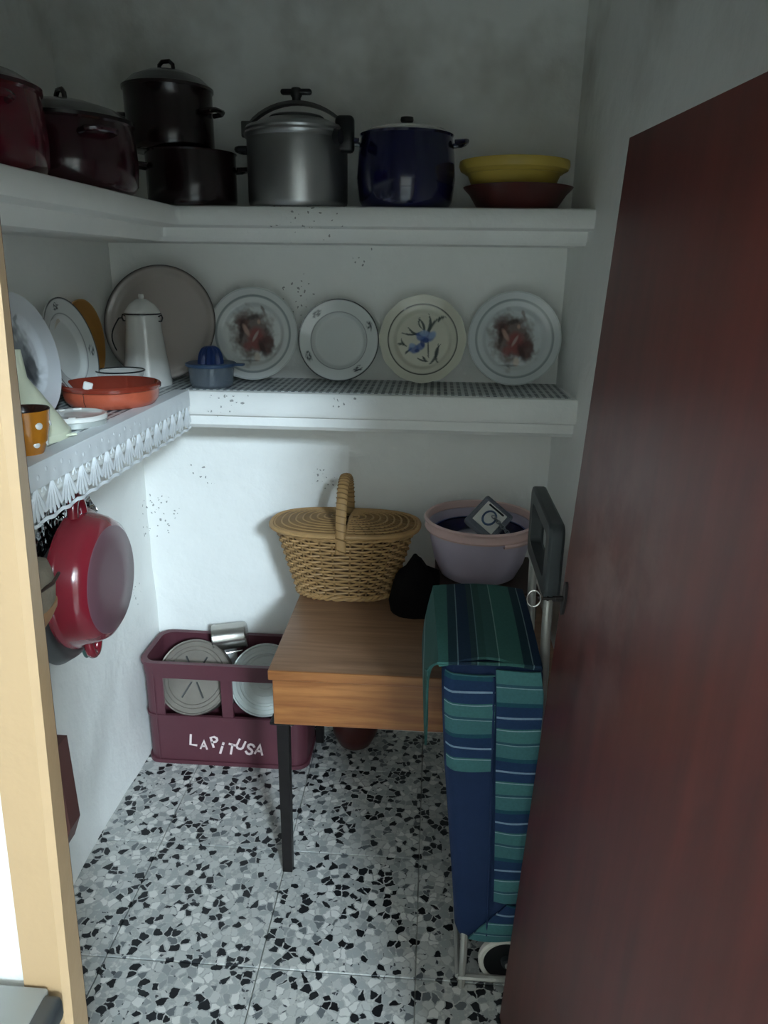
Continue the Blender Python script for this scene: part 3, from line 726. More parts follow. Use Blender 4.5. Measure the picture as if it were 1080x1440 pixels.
# ------------------------------------------------------------------ things on the lower shelf
# enamel coffee jug
j = thing('enamel_jug', 'tall white enamel jug with domed lid and wire bail handle', 'jug', (-.722, 1.838, ZL))
MB().lathe([(0, 0), (.059, 0), (.0605, .004), (.058, .02), (.050, .08), (.043, .14), (.0405, .168), (.0425, .172), (.0405, .174), (.036, .168), (0, .16)], 48).build('body', 'white_enamel', j)
lid = MB().lathe([(.0435, .174), (.0435, .178), (.041, .183), (.030, .197), (.014, .208), (.006, .210), (.0075, .216), (.006, .221), (0, .222)], 40).build('lid', 'white_enamel', j)
MB().lathe([(.043, .1725), (.0448, .1735), (.0448, .1755), (.043, .1765)], 40).build('rim_line', 'rim_black', j)
for s in (-1, 1):
    MB().tube([(s*.041, -.004, .168), (s*.049, -.004, .172), (s*.051, -.004, .165), (s*.048, -.004, .157), (s*.041, -.004, .157)], .002, 6).build('ear', 'rim_black', j)
MB().tube([(-.050, -.006, .164)]+[(-.052-.012*math.sin(a), -.02-.03*math.sin(a/2), .164-.075*a/PI) for a in [PI*k/12 for k in range(13)]], .0017, 6).build('bail', 'rim_black', j)
# small enamel bowl
b_ = thing('enamel_bowl', 'small white enamel bowl with black rim in front of the jug', 'bowl', (-.742, 1.722, ZL))
MB().lathe([(0, 0), (.036, 0), (.039, .003), (.050, .034), (.056, .05), (.054, .05), (.048, .033), (.036, .006), (0, .005)], 40).build('body', 'white_enamel', b_)
MB().tube([(.0552*math.cos(a), .0552*math.sin(a), .0505) for a in [2*PI*k/40 for k in range(40)]], .0019, 6, closed=True).build('rim', 'rim_black', b_)
# terracotta dish
d_ = thing('terracotta_dish', 'glazed terracotta cazuela dish with a cracked side', 'dish', (-.692, 1.552, ZL))
d_.scale = (.95, .95, 1)
MB().lathe([(0, 0), (.080, 0), (.092, .004), (.1005, .014), (.1035, .026), (.1035, .036), (.106, .040), (.107, .046)], 64).build('body', 'terracotta', d_)
MB().lathe([(.107, .046), (.104, .0485), (.1005, .046), (.094, .022), (.080, .010), (0, .008)], 64).build('glazed_inside', 'terracotta_in', d_)
MB().lathe([(.1035, .036), (.1085, .0385), (.109, .0445), (.107, .047)], 64).build('rim_band', 'terracotta_in', d_)
cr = MB().tube([Vector((math.cos(a)*r, math.sin(a)*r, z)) for a, r, z in ((-1.75, .1042, .036), (-1.74, .1042, .030), (-1.76, .1025, .019), (-1.75, .0985, .010))], .0008, 5); cr.build('crack', 'brown_clay', d_)
# scrap of paper on the dish rim
pm = MB().rbox(-.009, .009, -.004, .004, 0, .016, .002, 1)
po = pm.build('paper_scrap', 'paper_white'); po.location = (-.70, 1.455, ZL+.0465); po.rotation_euler = (.2, .3, .4)
tag(po, 'scrap of crumpled white paper on the terracotta dish rim', 'paper')
# tin with a white lid
tn = thing('tin_box', 'flat round tin with a scuffed white lid', 'tin', (-.672, 1.335, ZL))
MB().lathe([(0, 0), (.054, 0), (.056, .002), (.056, .014), (.054, .016), (0, .016)], 48).build('body', 'pale_tin', tn)
MB().lathe([(.057, .012), (.0585, .013), (.0585, .019), (.056, .0215), (.050, .0215), (.048, .020), (.020, .0195), (0, .020)], 48).build('lid', 'white_enamel', tn)
for k, (a, s) in enumerate(((1.9, 1), (2.5, .7), (-1.2, .8), (-1.7, .5))):
    q = MB().rbox(-.008*s, .008*s, -.004, .004, .0195, .0225, .001, 1); o = q.build('label_remnant', 'paper_white', tn); o.location = (.05*math.cos(a), .05*math.sin(a), 0); o.rotation_euler = (0, 0, a+PI/2)
# cream funnel standing mouth down
f_ = thing('funnel', 'pale cream plastic funnel standing mouth down', 'funnel', (-.703, 1.215, ZL))
MB().lathe([(.071, 0), (.0735, 0), (.0735, .012), (.070, .016), (.058, .036), (.034, .074), (.018, .098), (.0145, .104), (.010, .150), (.008, .150), (.012, .104), (.03, .074), (.066, .014), (.071, .008)], 48).build('cone', 'cream_plastic', f_)
MB().tube([(.073, 0, .006), (.083, 0, .008), (.088, .004, .008), (.083, .008, .008), (.073, .008, .006)], .002, 6).build('hang_tab', 'cream_plastic', f_)
# ochre cup with white dots
oc = thing('ochre_cup', 'ochre glazed cup with raised white dots by the door jamb', 'cup', (-.636, 1.102, ZL))
MB().lathe([(0, 0), (.020, 0), (.023, .004), (.030, .022), (.035, .045), (.037, .066), (.0385, .072)], 40).build('body', 'ochre_glaze', oc)
MB().lathe([(.0385, .072), (.0375, .0735), (.0355, .071), (.033, .045), (.028, .022), (0, .006)], 40).build('inside', 'brown_glaze', oc)
for a, z, s in ((-.50, .050, 1), (.35, .05, 1), (-1.4, .05, 1), (-.62, .020, .9), (.2, .020, .9), (-1.5, .020, .9), (1.3, .05, 1), (2.4, .05, 1)):
    rr = .0288 if z < .03 else .0354
    p_ = Vector((rr*math.cos(a), rr*math.sin(a), z))
    mb = MB().lathe([(0, .0022*s), (.0045*s, .0014*s), (.0062*s, 0)], 12, T(*p_)@Matrix.Rotation(a, 4, 'Z')@R(78, 'Y')); mb.build('dot', 'white_enamel', oc)
# juicer
ju = thing('citrus_juicer', 'clear plastic citrus juicer with blue reamer top', 'juicer', (-.562, 1.852, ZS))
MB().lathe([(0, 0), (.050, 0), (.053, .003), (.058, .05), (.0565, .05), (.0515, .006), (0, .004)], 40).build('cup', 'clear_plastic', ju)
MB().lathe([(.030, .050), (.060, .050), (.063, .053), (.063, .058), (.058, .060), (.030, .056)], 40).build('strainer', 'blue_rim', ju)
rb = MB(); rings = []
for k in range(9):
    t = k/8; r = .030*math.cos(t*PI/2*.96)**.7; z = .055+.045*math.sin(t*PI/2)
    rings.append([(r*(1+.10*math.cos(12*a))*math.cos(a), r*(1+.10*math.cos(12*a))*math.sin(a), z) for a in [2*PI*i/48 for i in range(48)]])
rb.loft(rings); rb.build('reamer', 'blue_plastic', ju)
MB().rbox(.058, .085, -.010, .010, .052, .058, .002, 2).build('pour_handle', 'blue_rim', ju)

# ------------------------------------------------------------------ pots on the upper shelf
ZT = 1.533
def loop_handle(mb, ang, r, z, w, out, th, drop=0):
    d = Vector((math.cos(ang), math.sin(ang), 0)); q = Vector((-math.sin(ang), math.cos(ang), 0))
    pts = [d*(r-.002)-q*w+Vector((0, 0, z)), d*(r+out*.7)-q*w*.95+Vector((0, 0, z-drop*.5)), d*(r+out)-q*w*.6+Vector((0, 0, z-drop)), d*(r+out*1.05)+Vector((0, 0, z-drop)), d*(r+out)+q*w*.6+Vector((0, 0, z-drop)), d*(r+out*.7)+q*w*.95+Vector((0, 0, z-drop*.5)), d*(r-.002)+q*w+Vector((0, 0, z))]
    mb.tube(pts, th, 8)
def pot(name, label, loc, Rr, H, mat, lidmat=None, knob='loop', rot=0, belly=.0, hz=.78, hmat=None, dome=.03, hout=.028, open_in=None):
    t = thing(name, label, 'pot', loc, (0, 0, rot))
    prof = [(0, 0), (Rr*.90, 0), (Rr*.96, .004), (Rr*(1.0+belly*.4), H*.12), (Rr*(1.0+belly), H*.42), (Rr*(1.0+belly*.6), H*.75), (Rr, H*.97), (Rr*1.03, H), (Rr*1.01, H), (Rr*.97, H*.96), (Rr*(.97+belly), H*.42), (Rr*.92, .012), (0, .008)]
    MB().lathe(prof, 56).build('body', mat, t)
    for a in (0, PI):
        mb = MB(); loop_handle(mb, a, Rr*(1+belly*.6), H*hz, .03, hout, .0055, -.004); mb.build('handle', hmat or mat, t)
    if lidmat:
        lp = [(Rr*1.035, H), (Rr*1.04, H+.006), (Rr*.98, H+.010), (Rr*.8, H+.010+dome*.45), (Rr*.45, H+.010+dome*.85), (0, H+.010+dome)]
        lid = MB().lathe(lp, 56).build('lid', lidmat, t)
        zt = H+.010+dome
        mb = MB()
        if knob == 'loop':
            mb.tube([(-.018, 0, zt-.002), (-.017, 0, zt+.010), (-.009, 0, zt+.017), (.009, 0, zt+.017), (.017, 0, zt+.010), (.018, 0, zt-.002)], .0048, 8)
        elif knob == 'ball':
            mb.lathe([(0, zt-.004), (.006, zt), (.007, zt+.004), (.013, zt+.010), (.014, zt+.017), (.009, zt+.023), (0, zt+.024)], 20)
        else:
            mb.lathe([(0, zt-.004), (.007, zt), (.007, zt+.006), (.016, zt+.008), (.0175, zt+.012), (.0165, zt+.018), (0, zt+.019)], 24)
        mb.build('knob', hmat or lidmat, lid)
    return t
pot('casserole_pot', 'shiny red enamel pot at the shelf end nearest the doorway', (-.752, 1.235, ZT), .122, .122, 'red_enamel', 'burgundy_enamel', 'loop', 140, belly=.04)
pot('casserole_pot', 'wide dark red lidded casserole between the red pot and stacked pots', (-.722, 1.525, ZT), .126, .120, 'burgundy_enamel', 'maroon_dark', 'loop', 140, belly=.05, dome=.032)
pot('cooking_pot', 'blackish burgundy pot at the bottom of the stack of two', (-.588, 1.875, ZT), .104, .118, 'maroon_dark', None, None, 24, hz=.72)
pot('cooking_pot', 'blackish burgundy lidded pot stacked on another dark pot', (-.632, 1.875, ZT+.1185), .099, .128, 'maroon_dark', 'maroon_dark', 'loop', -12, hz=.62, dome=.034)
# burgundy label remnants are left off the stacked pots
nv = pot('stockpot', 'navy blue enamel stockpot with white lid and black knob', (-.082, 1.895, ZT), .106, .160, 'navy_enamel', 'white_enamel', 'flat', 4, belly=.09, hz=.90, dome=.010, hout=.026)
for ch in nv.children:
    if ch.name.startswith('lid'):
        ch.scale = (.87, .87, 1)
        for g in ch.children: g.data.materials[0] = M['black_plastic']

# pressure cooker
pc = thing('pressure_cooker', 'aluminium pressure cooker with arched clamp and black knob', 'pressure cooker', (-.338, 1.895, ZT))
MB().lathe([(0, 0), (.108, 0), (.114, .004), (.1175, .015), (.1175, .148), (.1215, .152), (.123, .158), (.120, .163), (.110, .163), (.108, .15), (.108, .02), (0, .012)], 64).build('body', 'aluminium', pc)
plid = MB().lathe([(.119, .163), (.121, .168), (.117, .174), (.100, .180), (.075, .190), (.045, .196), (.020, .198), (.02, .204), (0, .204)], 56).build('lid', 'aluminium', pc)
MB().lathe([(.062, .192), (.064, .196), (.060, .199), (.03, .2)], 40).build('lid_ridge', 'dark_aluminium', plid)
ar = MB(); ring_ = []
for k in range(17):
    t = -1+2*k/16; x = .116*t; z = .172+.052*(1-t*t)**.8; w = .013
    ring_.append([(x, -w, z), (x, w, z), (x, w, z+.007), (x, -w, z+.007)])
ar.loft(ring_); ar.build('clamp_bridge', 'dark_aluminium', pc, smooth=30)
kn = MB().lathe([(.010, .228), (.010, .238), (.013, .242), (.013, .254), (.010, .258), (0, .259)], 20)
kn.rbox(-.036, .036, -.009, .009, .244, .256, .005, 2)
kn.build('screw_knob', 'black_plastic', pc)
for s in (-1, 1):
    MB().rbox(-.014, .014, -.006, .006, .155, .19, .003, 2, T(s*.117, 0, 0)).build('clamp_lug', 'dark_aluminium', pc)
hb = MB(); rr = []
for k in range(8):
    t = k/7; x = .098+.018*t; y = -.062-.05*t; z = .150-.010*t; w = .013-.002*t; h = .016-.001*t
    rr.append([(x+w*math.cos(a)*.5, y+w*math.cos(a), z+h*math.sin(a)) for a in [2*PI*i/12 for i in range(12)]])
hb.loft(rr); hb.build('long_handle', 'black_plastic', pc)
hb2 = MB(); loop_handle(hb2, PI, .118, .128, .022, .022, .007); hb2.build('grip', 'black_plastic', pc)
hu = MB().rbox(.095, .138, -.052, -.020, .118, .195, .010, 3); hu.build('handle_shield', 'black_plastic', pc)
# bowls
br = thing('shallow_dish', 'dark reddish-brown shallow dish under the yellow bowl', 'dish', (.180, 1.892, ZT))
MB().lathe([(0, 0), (.085, 0), (.092, .004), (.112, .034), (.124, .046), (.127, .050), (.123, .051), (.108, .036), (.086, .008), (0, .006)], 56).build('body', 'brown_clay', br)
yb = thing('yellow_bowl', 'yellow plastic bowl resting in the brown dish', 'bowl', (.168, 1.885, ZT+.0095))
MB().lathe([(0, 0), (.08, 0), (.084, .004), (.094, .038), (.106, .066), (.123, .075), (.1265, .084), (.1255, .094), (.121, .095), (.118, .082), (.102, .070), (.082, .008), (0, .006)], 56).build('body', 'yellow_plastic', yb)
MB().lathe([(.107, .0665), (.111, .068), (.111, .072), (.108, .0725)], 56).build('foot_ring', 'yellow_plastic', yb)

# ------------------------------------------------------------------ pans hanging on the left wall
def hung(cx, cy, cz): return T(cx, cy, cz)@R(90, 'Y')
# foil-wrapped pan
fo = thing('foil_wrapped_pan', 'flat pan wrapped in crumpled foil hanging behind the red pan', 'pan', (-.808, 1.475, .785))
mb = MB(); rings = []
for r, z in ((0.001, 0), (.08, .002), (.13, .004), (.15, .012), (.158, .018), (.150, .006), (.08, -.006), (0.001, -.006)):
    rings.append([((r+(noise.noise(Vector((math.cos(a)*4, math.sin(a)*4, r*40)))*.008 if r > .1 else 0))*math.cos(a), (r+(noise.noise(Vector((math.cos(a)*5, math.sin(a)*5, r*30)))*.010 if r > .1 else 0))*math.sin(a), z+noise.noise(Vector((r*60, math.cos(a)*7, math.sin(a)*7)))*.006) for a in [2*PI*i/64 for i in range(64)]])
mb.loft(rings); fp = mb.build('pan_body', 'foil', fo, smooth=18); fp.rotation_euler = (0, PI/2, 0)
MB().tube([(-.004, .02, .15), (-.006, .02, .175), (-.012, .02, .19)], .003, 6).build('hook', 'dark_steel', fo)
# dark frying pan
dp = thing('frying_pan', 'dark pan hanging behind the red pan, only its lower edge showing', 'pan', (-.790, 1.455, .690))
MB().lathe([(0, .012), (.11, .012), (.125, .006), (.140, -.012), (.144, -.012), (.13, .010), (.112, .016), (0, .016)], 56, R(90, 'Y')).build('body', 'dark_aluminium', dp)
MB().tube([(-.008, .03*math.cos(a)*.6+.055, -.128-.045*math.sin(a)) for a in [PI*k/14 for k in range(15)]], .0035, 8).build('wire_loop', 'green_wire', dp)
# red enamel pan, base towards the room
rp = thing('enamel_pan', 'red enamel pan hanging base outwards on the wall', 'pan', (-.772, 1.475, .735))
MB().lathe([(.150, 0), (.156, -.002), (.157, .004), (.152, .008), (.149, .014), (.142, .045), (.132, .064), (.121, .071)], 72, R(90, 'Y')).build('body', 'pan_red', rp)
MB().lathe([(.148, 0), (.138, .044), (.118, .064), (0, .065)], 64, R(90, 'Y')).build('inside', 'rim_black', rp)
MB().lathe([(.121, .071), (.117, .0735), (.06, .0725), (0, .072)], 72, R(90, 'Y')).build('base_disc', 'pan_base', rp)
for s in (-1, 1):
    hm = MB(); pts = [(.010, .022*math.cos(a), s*(.148+.040*math.sin(a))) for a in [PI*k/16 for k in range(17)]]
    hm.tube(pts, [.0115]*17, 10); h = hm.build('handle', 'pan_red', rp)
# grey and tan bundle by the jamb
bu = thing('hanging_bag', 'grey cloth bag with tan leather bottom hanging beside the door jamb', 'bag', (-.64, 1.03, .83))
mb = MB(); rings = []
for z, rx, ry in ((.035, .034, .060), (.05, .040, .070), (.075, .043, .073), (.095, .042, .070), (.112, .036, .060), (.122, .020, .035), (.125, .003, .004)):
    rings.append([((rx+noise.noise(Vector((a, z*40, 1)))*.005)*math.cos(a), (ry+noise.noise(Vector((math.cos(a)*2, math.sin(a)*2, z*40)))*.008)*math.sin(a), z) for a in [2*PI*i/32 for i in range(32)]])
mb.loft(rings); mb.build('cloth_top', 'sack_cloth', bu)
mb = MB(); rings = []
for z, rx, ry in ((-.005, .010, .018), (.0, .018, .030), (.015, .027, .052), (.034, .036, .066), (.044, .037, .067)):
    rings.append([(math.copysign(abs(math.cos(a))**.7, math.cos(a))*rx, math.copysign(abs(math.sin(a))**.7, math.sin(a))*ry, z) for a in [2*PI*i/32 for i in range(32)]])
mb.loft(rings); mb.build('leather_bottom', 'tan_leather', bu)
mb = MB().tube([(0, -.045, .084), (.040, -.025, .086), (.046, .015, .088), (.038, .05, .090)], .003, 6); mb.build('fold', 'dark_wood', bu)
MB().tube([(0, 0, .12), (.002, 0, .15), (.004, 0, .182)], .0018, 6).build('cord', 'string', bu)

# ------------------------------------------------------------------ crate with tins
cx0, cx1, cy0, cy1, chh = -.806, -.334, 1.808, 2.003, .333
crate = thing('bottle_crate', 'maroon plastic bottle crate with white lettering', 'crate', ((cx0+cx1)/2, (cy0+cy1)/2, 0))
hw, hd = (cx1-cx0)/2, (cy1-cy0)/2
def rrect(hx_, hy_, r, z, n=6):
    pts = []
    for cx_, cy_, a0 in ((hx_-r, hy_-r, 0), (-hx_+r, hy_-r, PI/2), (-hx_+r, -hy_+r, PI), (hx_-r, -hy_+r, 3*PI/2)):
        for k in range(n+1):
            a = a0+PI/2*k/n; pts.append((cx_+r*math.cos(a), cy_+r*math.sin(a), z))
    return pts
def band(z0, z1, out, inn, name, taper=0, lip=0):
    mb = MB()
    rings = [rrect(hw+out, hd+out, .04, z0), rrect(hw+out+lip, hd+out+lip, .04, (z0*.3+z1*.7)), rrect(hw+out+lip*.6, hd+out+lip*.6, .04, z1), rrect(hw-inn, hd-inn, .034, z1), rrect(hw-inn, hd-inn, .034, z0)]
    mb.loft(rings+[rings[0]], False, False)
    return mb.build(name, 'crate_plastic', crate, smooth=35)
band(.004, .158, 0, .008, 'lower_wall'); band(.284, .333, .001, .009, 'rim', lip=.002)
band(0, .012, .005, .008, 'foot_flange'); band(.155, .163, .003, .008, 'ledge'); band(.322, .3335, .006, .004, 'rim_lip')
MB().loft([rrect(hw-.006, hd-.006, .034, .004), rrect(hw-.006, hd-.006, .034, .012)]).build('bottom', 'crate_plastic', crate, smooth=0)
# corner posts and middle posts
for sx in (-1, 1):
    for sy in (-1, 1):
        mb = MB(); o_ = []; i_ = []
        def corner(r, h0, h1, ext):
            pts = [(h0-.040-ext, h1)]
            for k in range(7):
                a = PI/2-PI/2*k/6; pts.append((h0-.04+.04*math.cos(a)-(0), h1-.04+.04*math.sin(a)))
            pts.append((h0, -h1 if sy > 0 else h1-.06)); return pts
        outer = corner(.04, hw, hd, .022)
        outer[-1] = (hw, 0)
        inner = [(max(-9, x-.007 if x > hw-.04 else x), y-.007 if y > hd-.04 else y) for x, y in outer]
        poly = outer+inner[::-1]
        poly = [(x*sx, y*sy) for x, y in poly]
        mb.prism(poly, .155, .29); mb.build('corner_post', 'crate_plastic', crate, smooth=35)
for px in (-.56, -.40):
    for sy in (-1, 1):
        y = sy*(hd-.004); x = px-(cx0+cx1)/2
        MB().rbox(x-.017, x+.017, y-.0045, y+.0045, .150, .292, .002, 1).build('post', 'crate_plastic', crate)
for k in range(1, 4):
    x = -hw+2*hw*k/4; MB().box(x-.002, x+.002, -hd+.01, hd-.01, .012, .15).build('divider', 'crate_plastic', crate, smooth=0)
MB().box(-hw+.01, hw-.01, -.002, .002, .012, .15).build('divider', 'crate_plastic', crate, smooth=0)
MB().tube([(-hw+.041-.005, -hd-.001, .008), (-hw+.041-.005, -hd-.001, .325)], .0022, 6).build('mould_seam', 'crate_plastic', crate)
# hand-cut style lettering L A P i T U S A
GL = {'L': [[(0, 1), (0, 0), (.55, 0)]], 'A': [[(0, 0), (.35, 1), (.7, 0)], [(.14, .33), (.56, .33)]], 'P': [[(0, 0), (0, 1), (.35, 1), (.52, .85), (.52, .65), (.35, .5), (0, .5)]],
      'i': [[(0, 0), (0, .62)], [(0, .86), (0, 1)]], 'T': [[(.3, 0), (.3, 1)], [(0, 1), (.62, 1)]], 'U': [[(0, 1), (0, .25), (.12, .05), (.3, 0), (.48, .05), (.6, .25), (.6, 1)]],
      'S': [[(.55, .85), (.4, 1), (.2, 1), (.05, .85), (.05, .68), (.2, .55), (.4, .48), (.52, .33), (.5, .12), (.35, 0), (.15, 0), (0, .15)]]}
def stroke(mb, pts, w):
    P = [Vector((p[0], p[1])) for p in pts]; n = len(P); Lf = []; Rt = []
    for i in range(n):
        t = (P[min(i+1, n-1)]-P[max(i-1, 0)]).normalized(); q = Vector((-t.y, t.x))
        k = 1
        if 0 < i < n-1:
            t1_ = (P[i]-P[i-1]).normalized(); k = 1/max(.45, abs(t1_.dot(t)))
        Lf.append(P[i]+q*w*k); Rt.append(P[i]-q*w*k)
    e0 = (P[1]-P[0]).normalized()*w*.6; e1_ = (P[-1]-P[-2]).normalized()*w*.6
    Lf[0] -= e0; Rt[0] -= e0; Lf[-1] += e1_; Rt[-1] += e1_
    vs = []
    for a, b2 in zip(Lf, Rt): vs += [(a.x, -.0006, a.y), (b2.x, -.0006, b2.y), (a.x, .001, a.y), (b2.x, .001, b2.y)]
    fs = []
    for i in range(n-1):
        a = 4*i; c2 = 4*(i+1)
        fs += [(a, c2, c2+1, a+1), (a+2, a+3, c2+3, c2+2), (a, a+2, c2+2, c2), (a+1, c2+1, c2+3, a+3)]
    fs += [(0, 1, 3, 2), (4*n-4, 4*n-2, 4*n-1, 4*n-3)]
    mb.add(vs, fs)
for ch, px, py, rot, h in (('L', 272, 1037, -6, 15.5), ('A', 286, 1043, -4, 12.5), ('P', 302, 1038, 12, 15.5), ('i', 311.5, 1046, -18, 17), ('T', 325.5, 1047, -12, 15), ('U', 338.5, 1040, -24, 14.5), ('S', 351.5, 1045.5, -18, 16), ('A', 364.5, 1045.5, -10, 14.5)):
    mb = MB(); s = h*.00215
    for st in GL[ch]: stroke(mb, st, .095)
    xs = [p[0] for st in GL[ch] for p in st]; mx_ = (min(xs)+max(xs))/2
    mb.v = [((x-mx_)*s, y*1.0, (z-.5)*s) for x, y, z in mb.v]
    o = mb.build('letter', 'white_print', crate, smooth=0)
    o.location = (-.672+(px-269)*.00209-(cx0+cx1)/2, -hd-.0012, .0747-(py-1040)*.00249); o.rotation_euler = (0, math.radians(-rot), 0)
# tins in the crate
def tin_disc(name, label, c, Rr, tilt, mat, star, th=.045, yawd=0):
    t = thing(name, label, 'tin', c, (90-tilt, 0, yawd))
    MB().lathe([(0, -th), (Rr*.97, -th), (Rr, -th+.003), (Rr, -.004), (Rr*1.015, 0), (Rr*1.0, .004), (Rr*.965, .003), (Rr*.95, -.004), (Rr*.84, -.004), (Rr*.82, -.001), (Rr*.74, -.001), (Rr*.72, -.004), (0, -.004)], 56).build('can', mat, t)
    if star:
        for a in (math.radians(62), math.radians(118), math.radians(242), math.radians(298)):
            MB().tube([(Rr*.15*math.cos(a), Rr*.15*math.sin(a), -.004), (Rr*.62*math.cos(a), Rr*.62*math.sin(a), -.004)], .0028, 6).build('embossed_rib', 'dark_aluminium', t)
    else:
        for k in range(3):
            MB().tube([(Rr*(.25+.2*k)*math.cos(a), Rr*(.25+.2*k)*math.sin(a), -.004) for a in [2*PI*i/40 for i in range(40)]], .0014, 5, closed=True).build('embossed_ring', mat, t)
    return t
tin_disc('round_tin', 'tarnished round tin with star embossing leaning in the crate', (-.672, 1.868, .255), .108, 32, 'old_tin', True)
tin_disc('round_tin', 'pale grey round tin leaning in the crate beside the table', (-.462, 1.872, .255), .104, 34, 'pale_tin', False)
sp = thing('steel_cup', 'small steel cup lying on the crate behind the tins', 'cup', (-.634, 1.955, .338), (0, 84, 10))
MB().lathe([(0, .100), (.034, .100), (.038, .096), (.040, .004), (.042, 0), (.039, .002), (.036, .094), (0, .096)], 44).build('body', 'steel', sp)
MB().tube([(.039, 0, .08), (.052, 0, .078), (.056, 0, .03), (.040, 0, .02)], .003, 6).build('handle', 'steel', sp)

# ------------------------------------------------------------------ table
tb = thing('small_table', 'small wooden table with deep apron and dark metal legs', 'table', (-.02, 1.70, 0))
tx0, tx1, ty0, ty1, tz = -.340+.02, .300+.02, 1.405-1.70, 1.985-1.70, .566
MB().rbox(tx0, tx1, ty0, ty1, tz-.022, tz, .0025, 2).build('tabletop', 'table_top_sheen_wood', tb)
MB().rbox(tx0+.008, tx1-.008, ty0+.004, ty0+.022, .426, tz-.022, .0015, 1).build('front_apron', 'table_wood', tb)
MB().rbox(tx0, tx1, ty0-.003, ty0+.004, tz-.024, tz-.0006, .001, 1).build('top_edging', 'table_wood', tb)
for x in (tx0+.008, tx1-.026):
    MB().rbox(x, x+.018, ty0+.022, ty1-.01, .426, tz-.022, .0015, 1).build('side_apron', 'table_wood', tb)
MB().rbox(tx0+.026, tx1-.026, ty1-.028, ty1-.01, .426, tz-.022, .0015, 1).build('back_apron', 'table_wood', tb)
MB().box(tx0+.026, tx1-.026, ty0+.022, ty1-.028, .428, .436).build('drawer_bottom', 'dark_wood', tb, smooth=0)
MB().rbox(tx0+.05, tx0+.15, ty0+.03, ty0+.05, .418, .428, .001, 1).build('metal_rail', 'grey_tube', tb)
for x in (tx0+.025, tx1-.025):
    for y in (ty0+.027, ty1-.035):
        mb = MB(); s0, s1 = .0105, .0145
        mb.loft([[(x-s, y-s, z), (x+s, y-s, z), (x+s, y+s, z), (x-s, y+s, z)] for s, z in ((.0115, 0), (.0115, .02), (.0135, .40), (.0135, .432))])
        lg = mb.build('leg', 'dark_steel', tb, smooth=0)
        MB().rbox(x-.028, x+.028, y-.02, y+.02, .420, .427, .002, 1).build('mounting_plate', 'dark_steel', lg)
        MB().lathe([(0, 0), (.004, 0), (.004, .004), (0, .006)], 10, T(x+.02, y-.012, .417)).build('bolt', 'steel', lg)

# clay pot under the table
cpot = thing('clay_pot', 'dark clay pot on the floor under the table', 'pot', (-.205, 1.945, 0))
MB().lathe([(0, 0), (.035, 0), (.05, .012), (.068, .05), (.074, .09), (.070, .13), (.060, .16), (.064, .175), (.060, .176), (.055, .16), (.066, .09), (.04, .02), (0, .015)], 40).build('body', 'brown_clay', cpot)
MB().tube([(.068, 0, .13), (.09, 0, .135), (.095, 0, .11), (.073, 0, .085)], .006, 8).build('handle', 'brown_clay', cpot)

# ------------------------------------------------------------------ wicker basket
bk = thing('wicker_basket', 'lidded wicker picnic basket with arched handle on the table', 'basket', (-.222, 1.850, .5665))
BH = .178
def brad(t):           # half axes at height fraction t
    return .128+.052*t**.9, .080+.022*t
def oval(hx_, hy_, a):
    e = .78
    return (hx_*math.copysign(abs(math.cos(a))**e, math.cos(a)), hy_*math.copysign(abs(math.sin(a))**e, math.sin(a)))
NST = 40
MB().loft([[(*oval(brad(t)[0]-.004, brad(t)[1]-.004, 2*PI*i/64), .004+BH*t) for i in range(64)] for t in (0, .25, .5, .75, .98)], True, False).build('gap_backing', 'weave_gap_shade', bk)  # added dark backing inside the wicker, so the weave gaps look shaded
rows = 19
for k in range(rows):
    t = .05+.90*k/(rows-1); hx_, hy_ = brad(t)
    pts = []
    for i in range(NST*4):
        a = 2*PI*i/(NST*4); w = .0030*math.cos(NST*a/1*.5*1+PI*k) if False else .0040*math.sin(NST*a/2+PI*k)
        x, y = oval(hx_+w, hy_+w, a); z = .004+BH*t+noise.noise(Vector((a*3, k*1.7, 0)))*.0018
        pts.append((x, y, z))
    MB().tube(pts, .0033, 5, closed=True).build('weave_strand', 'wicker', bk)
for i in range(NST):
    a = 2*PI*(i+.5)/NST
    pts = []
    for t in (0, .3, .6, 1):
        hx_, hy_ = brad(t); x, y = oval(hx_, hy_, a); pts.append((x, y, .004+BH*t))
    MB().tube(pts, .0028, 5).build('stake', 'wicker_dark', bk)
def braid(hx_, hy_, z, r, name, mat='wicker', n=120, tw=20):
    mb = MB()
    for ph in (0, PI):
        mb.tube([(*oval(hx_+r*.7*math.cos(tw*a+ph), hy_+r*.7*math.cos(tw*a+ph), a), z+r*.7*math.sin(tw*a+ph)) for a in [2*PI*i/n for i in range(n)]], r, 5, closed=True)
    return mb.build(name, mat, bk)
braid(.130, .082, .006, .005, 'base_braid'); braid(.183, .104, BH+.002, .005, 'rim_braid')
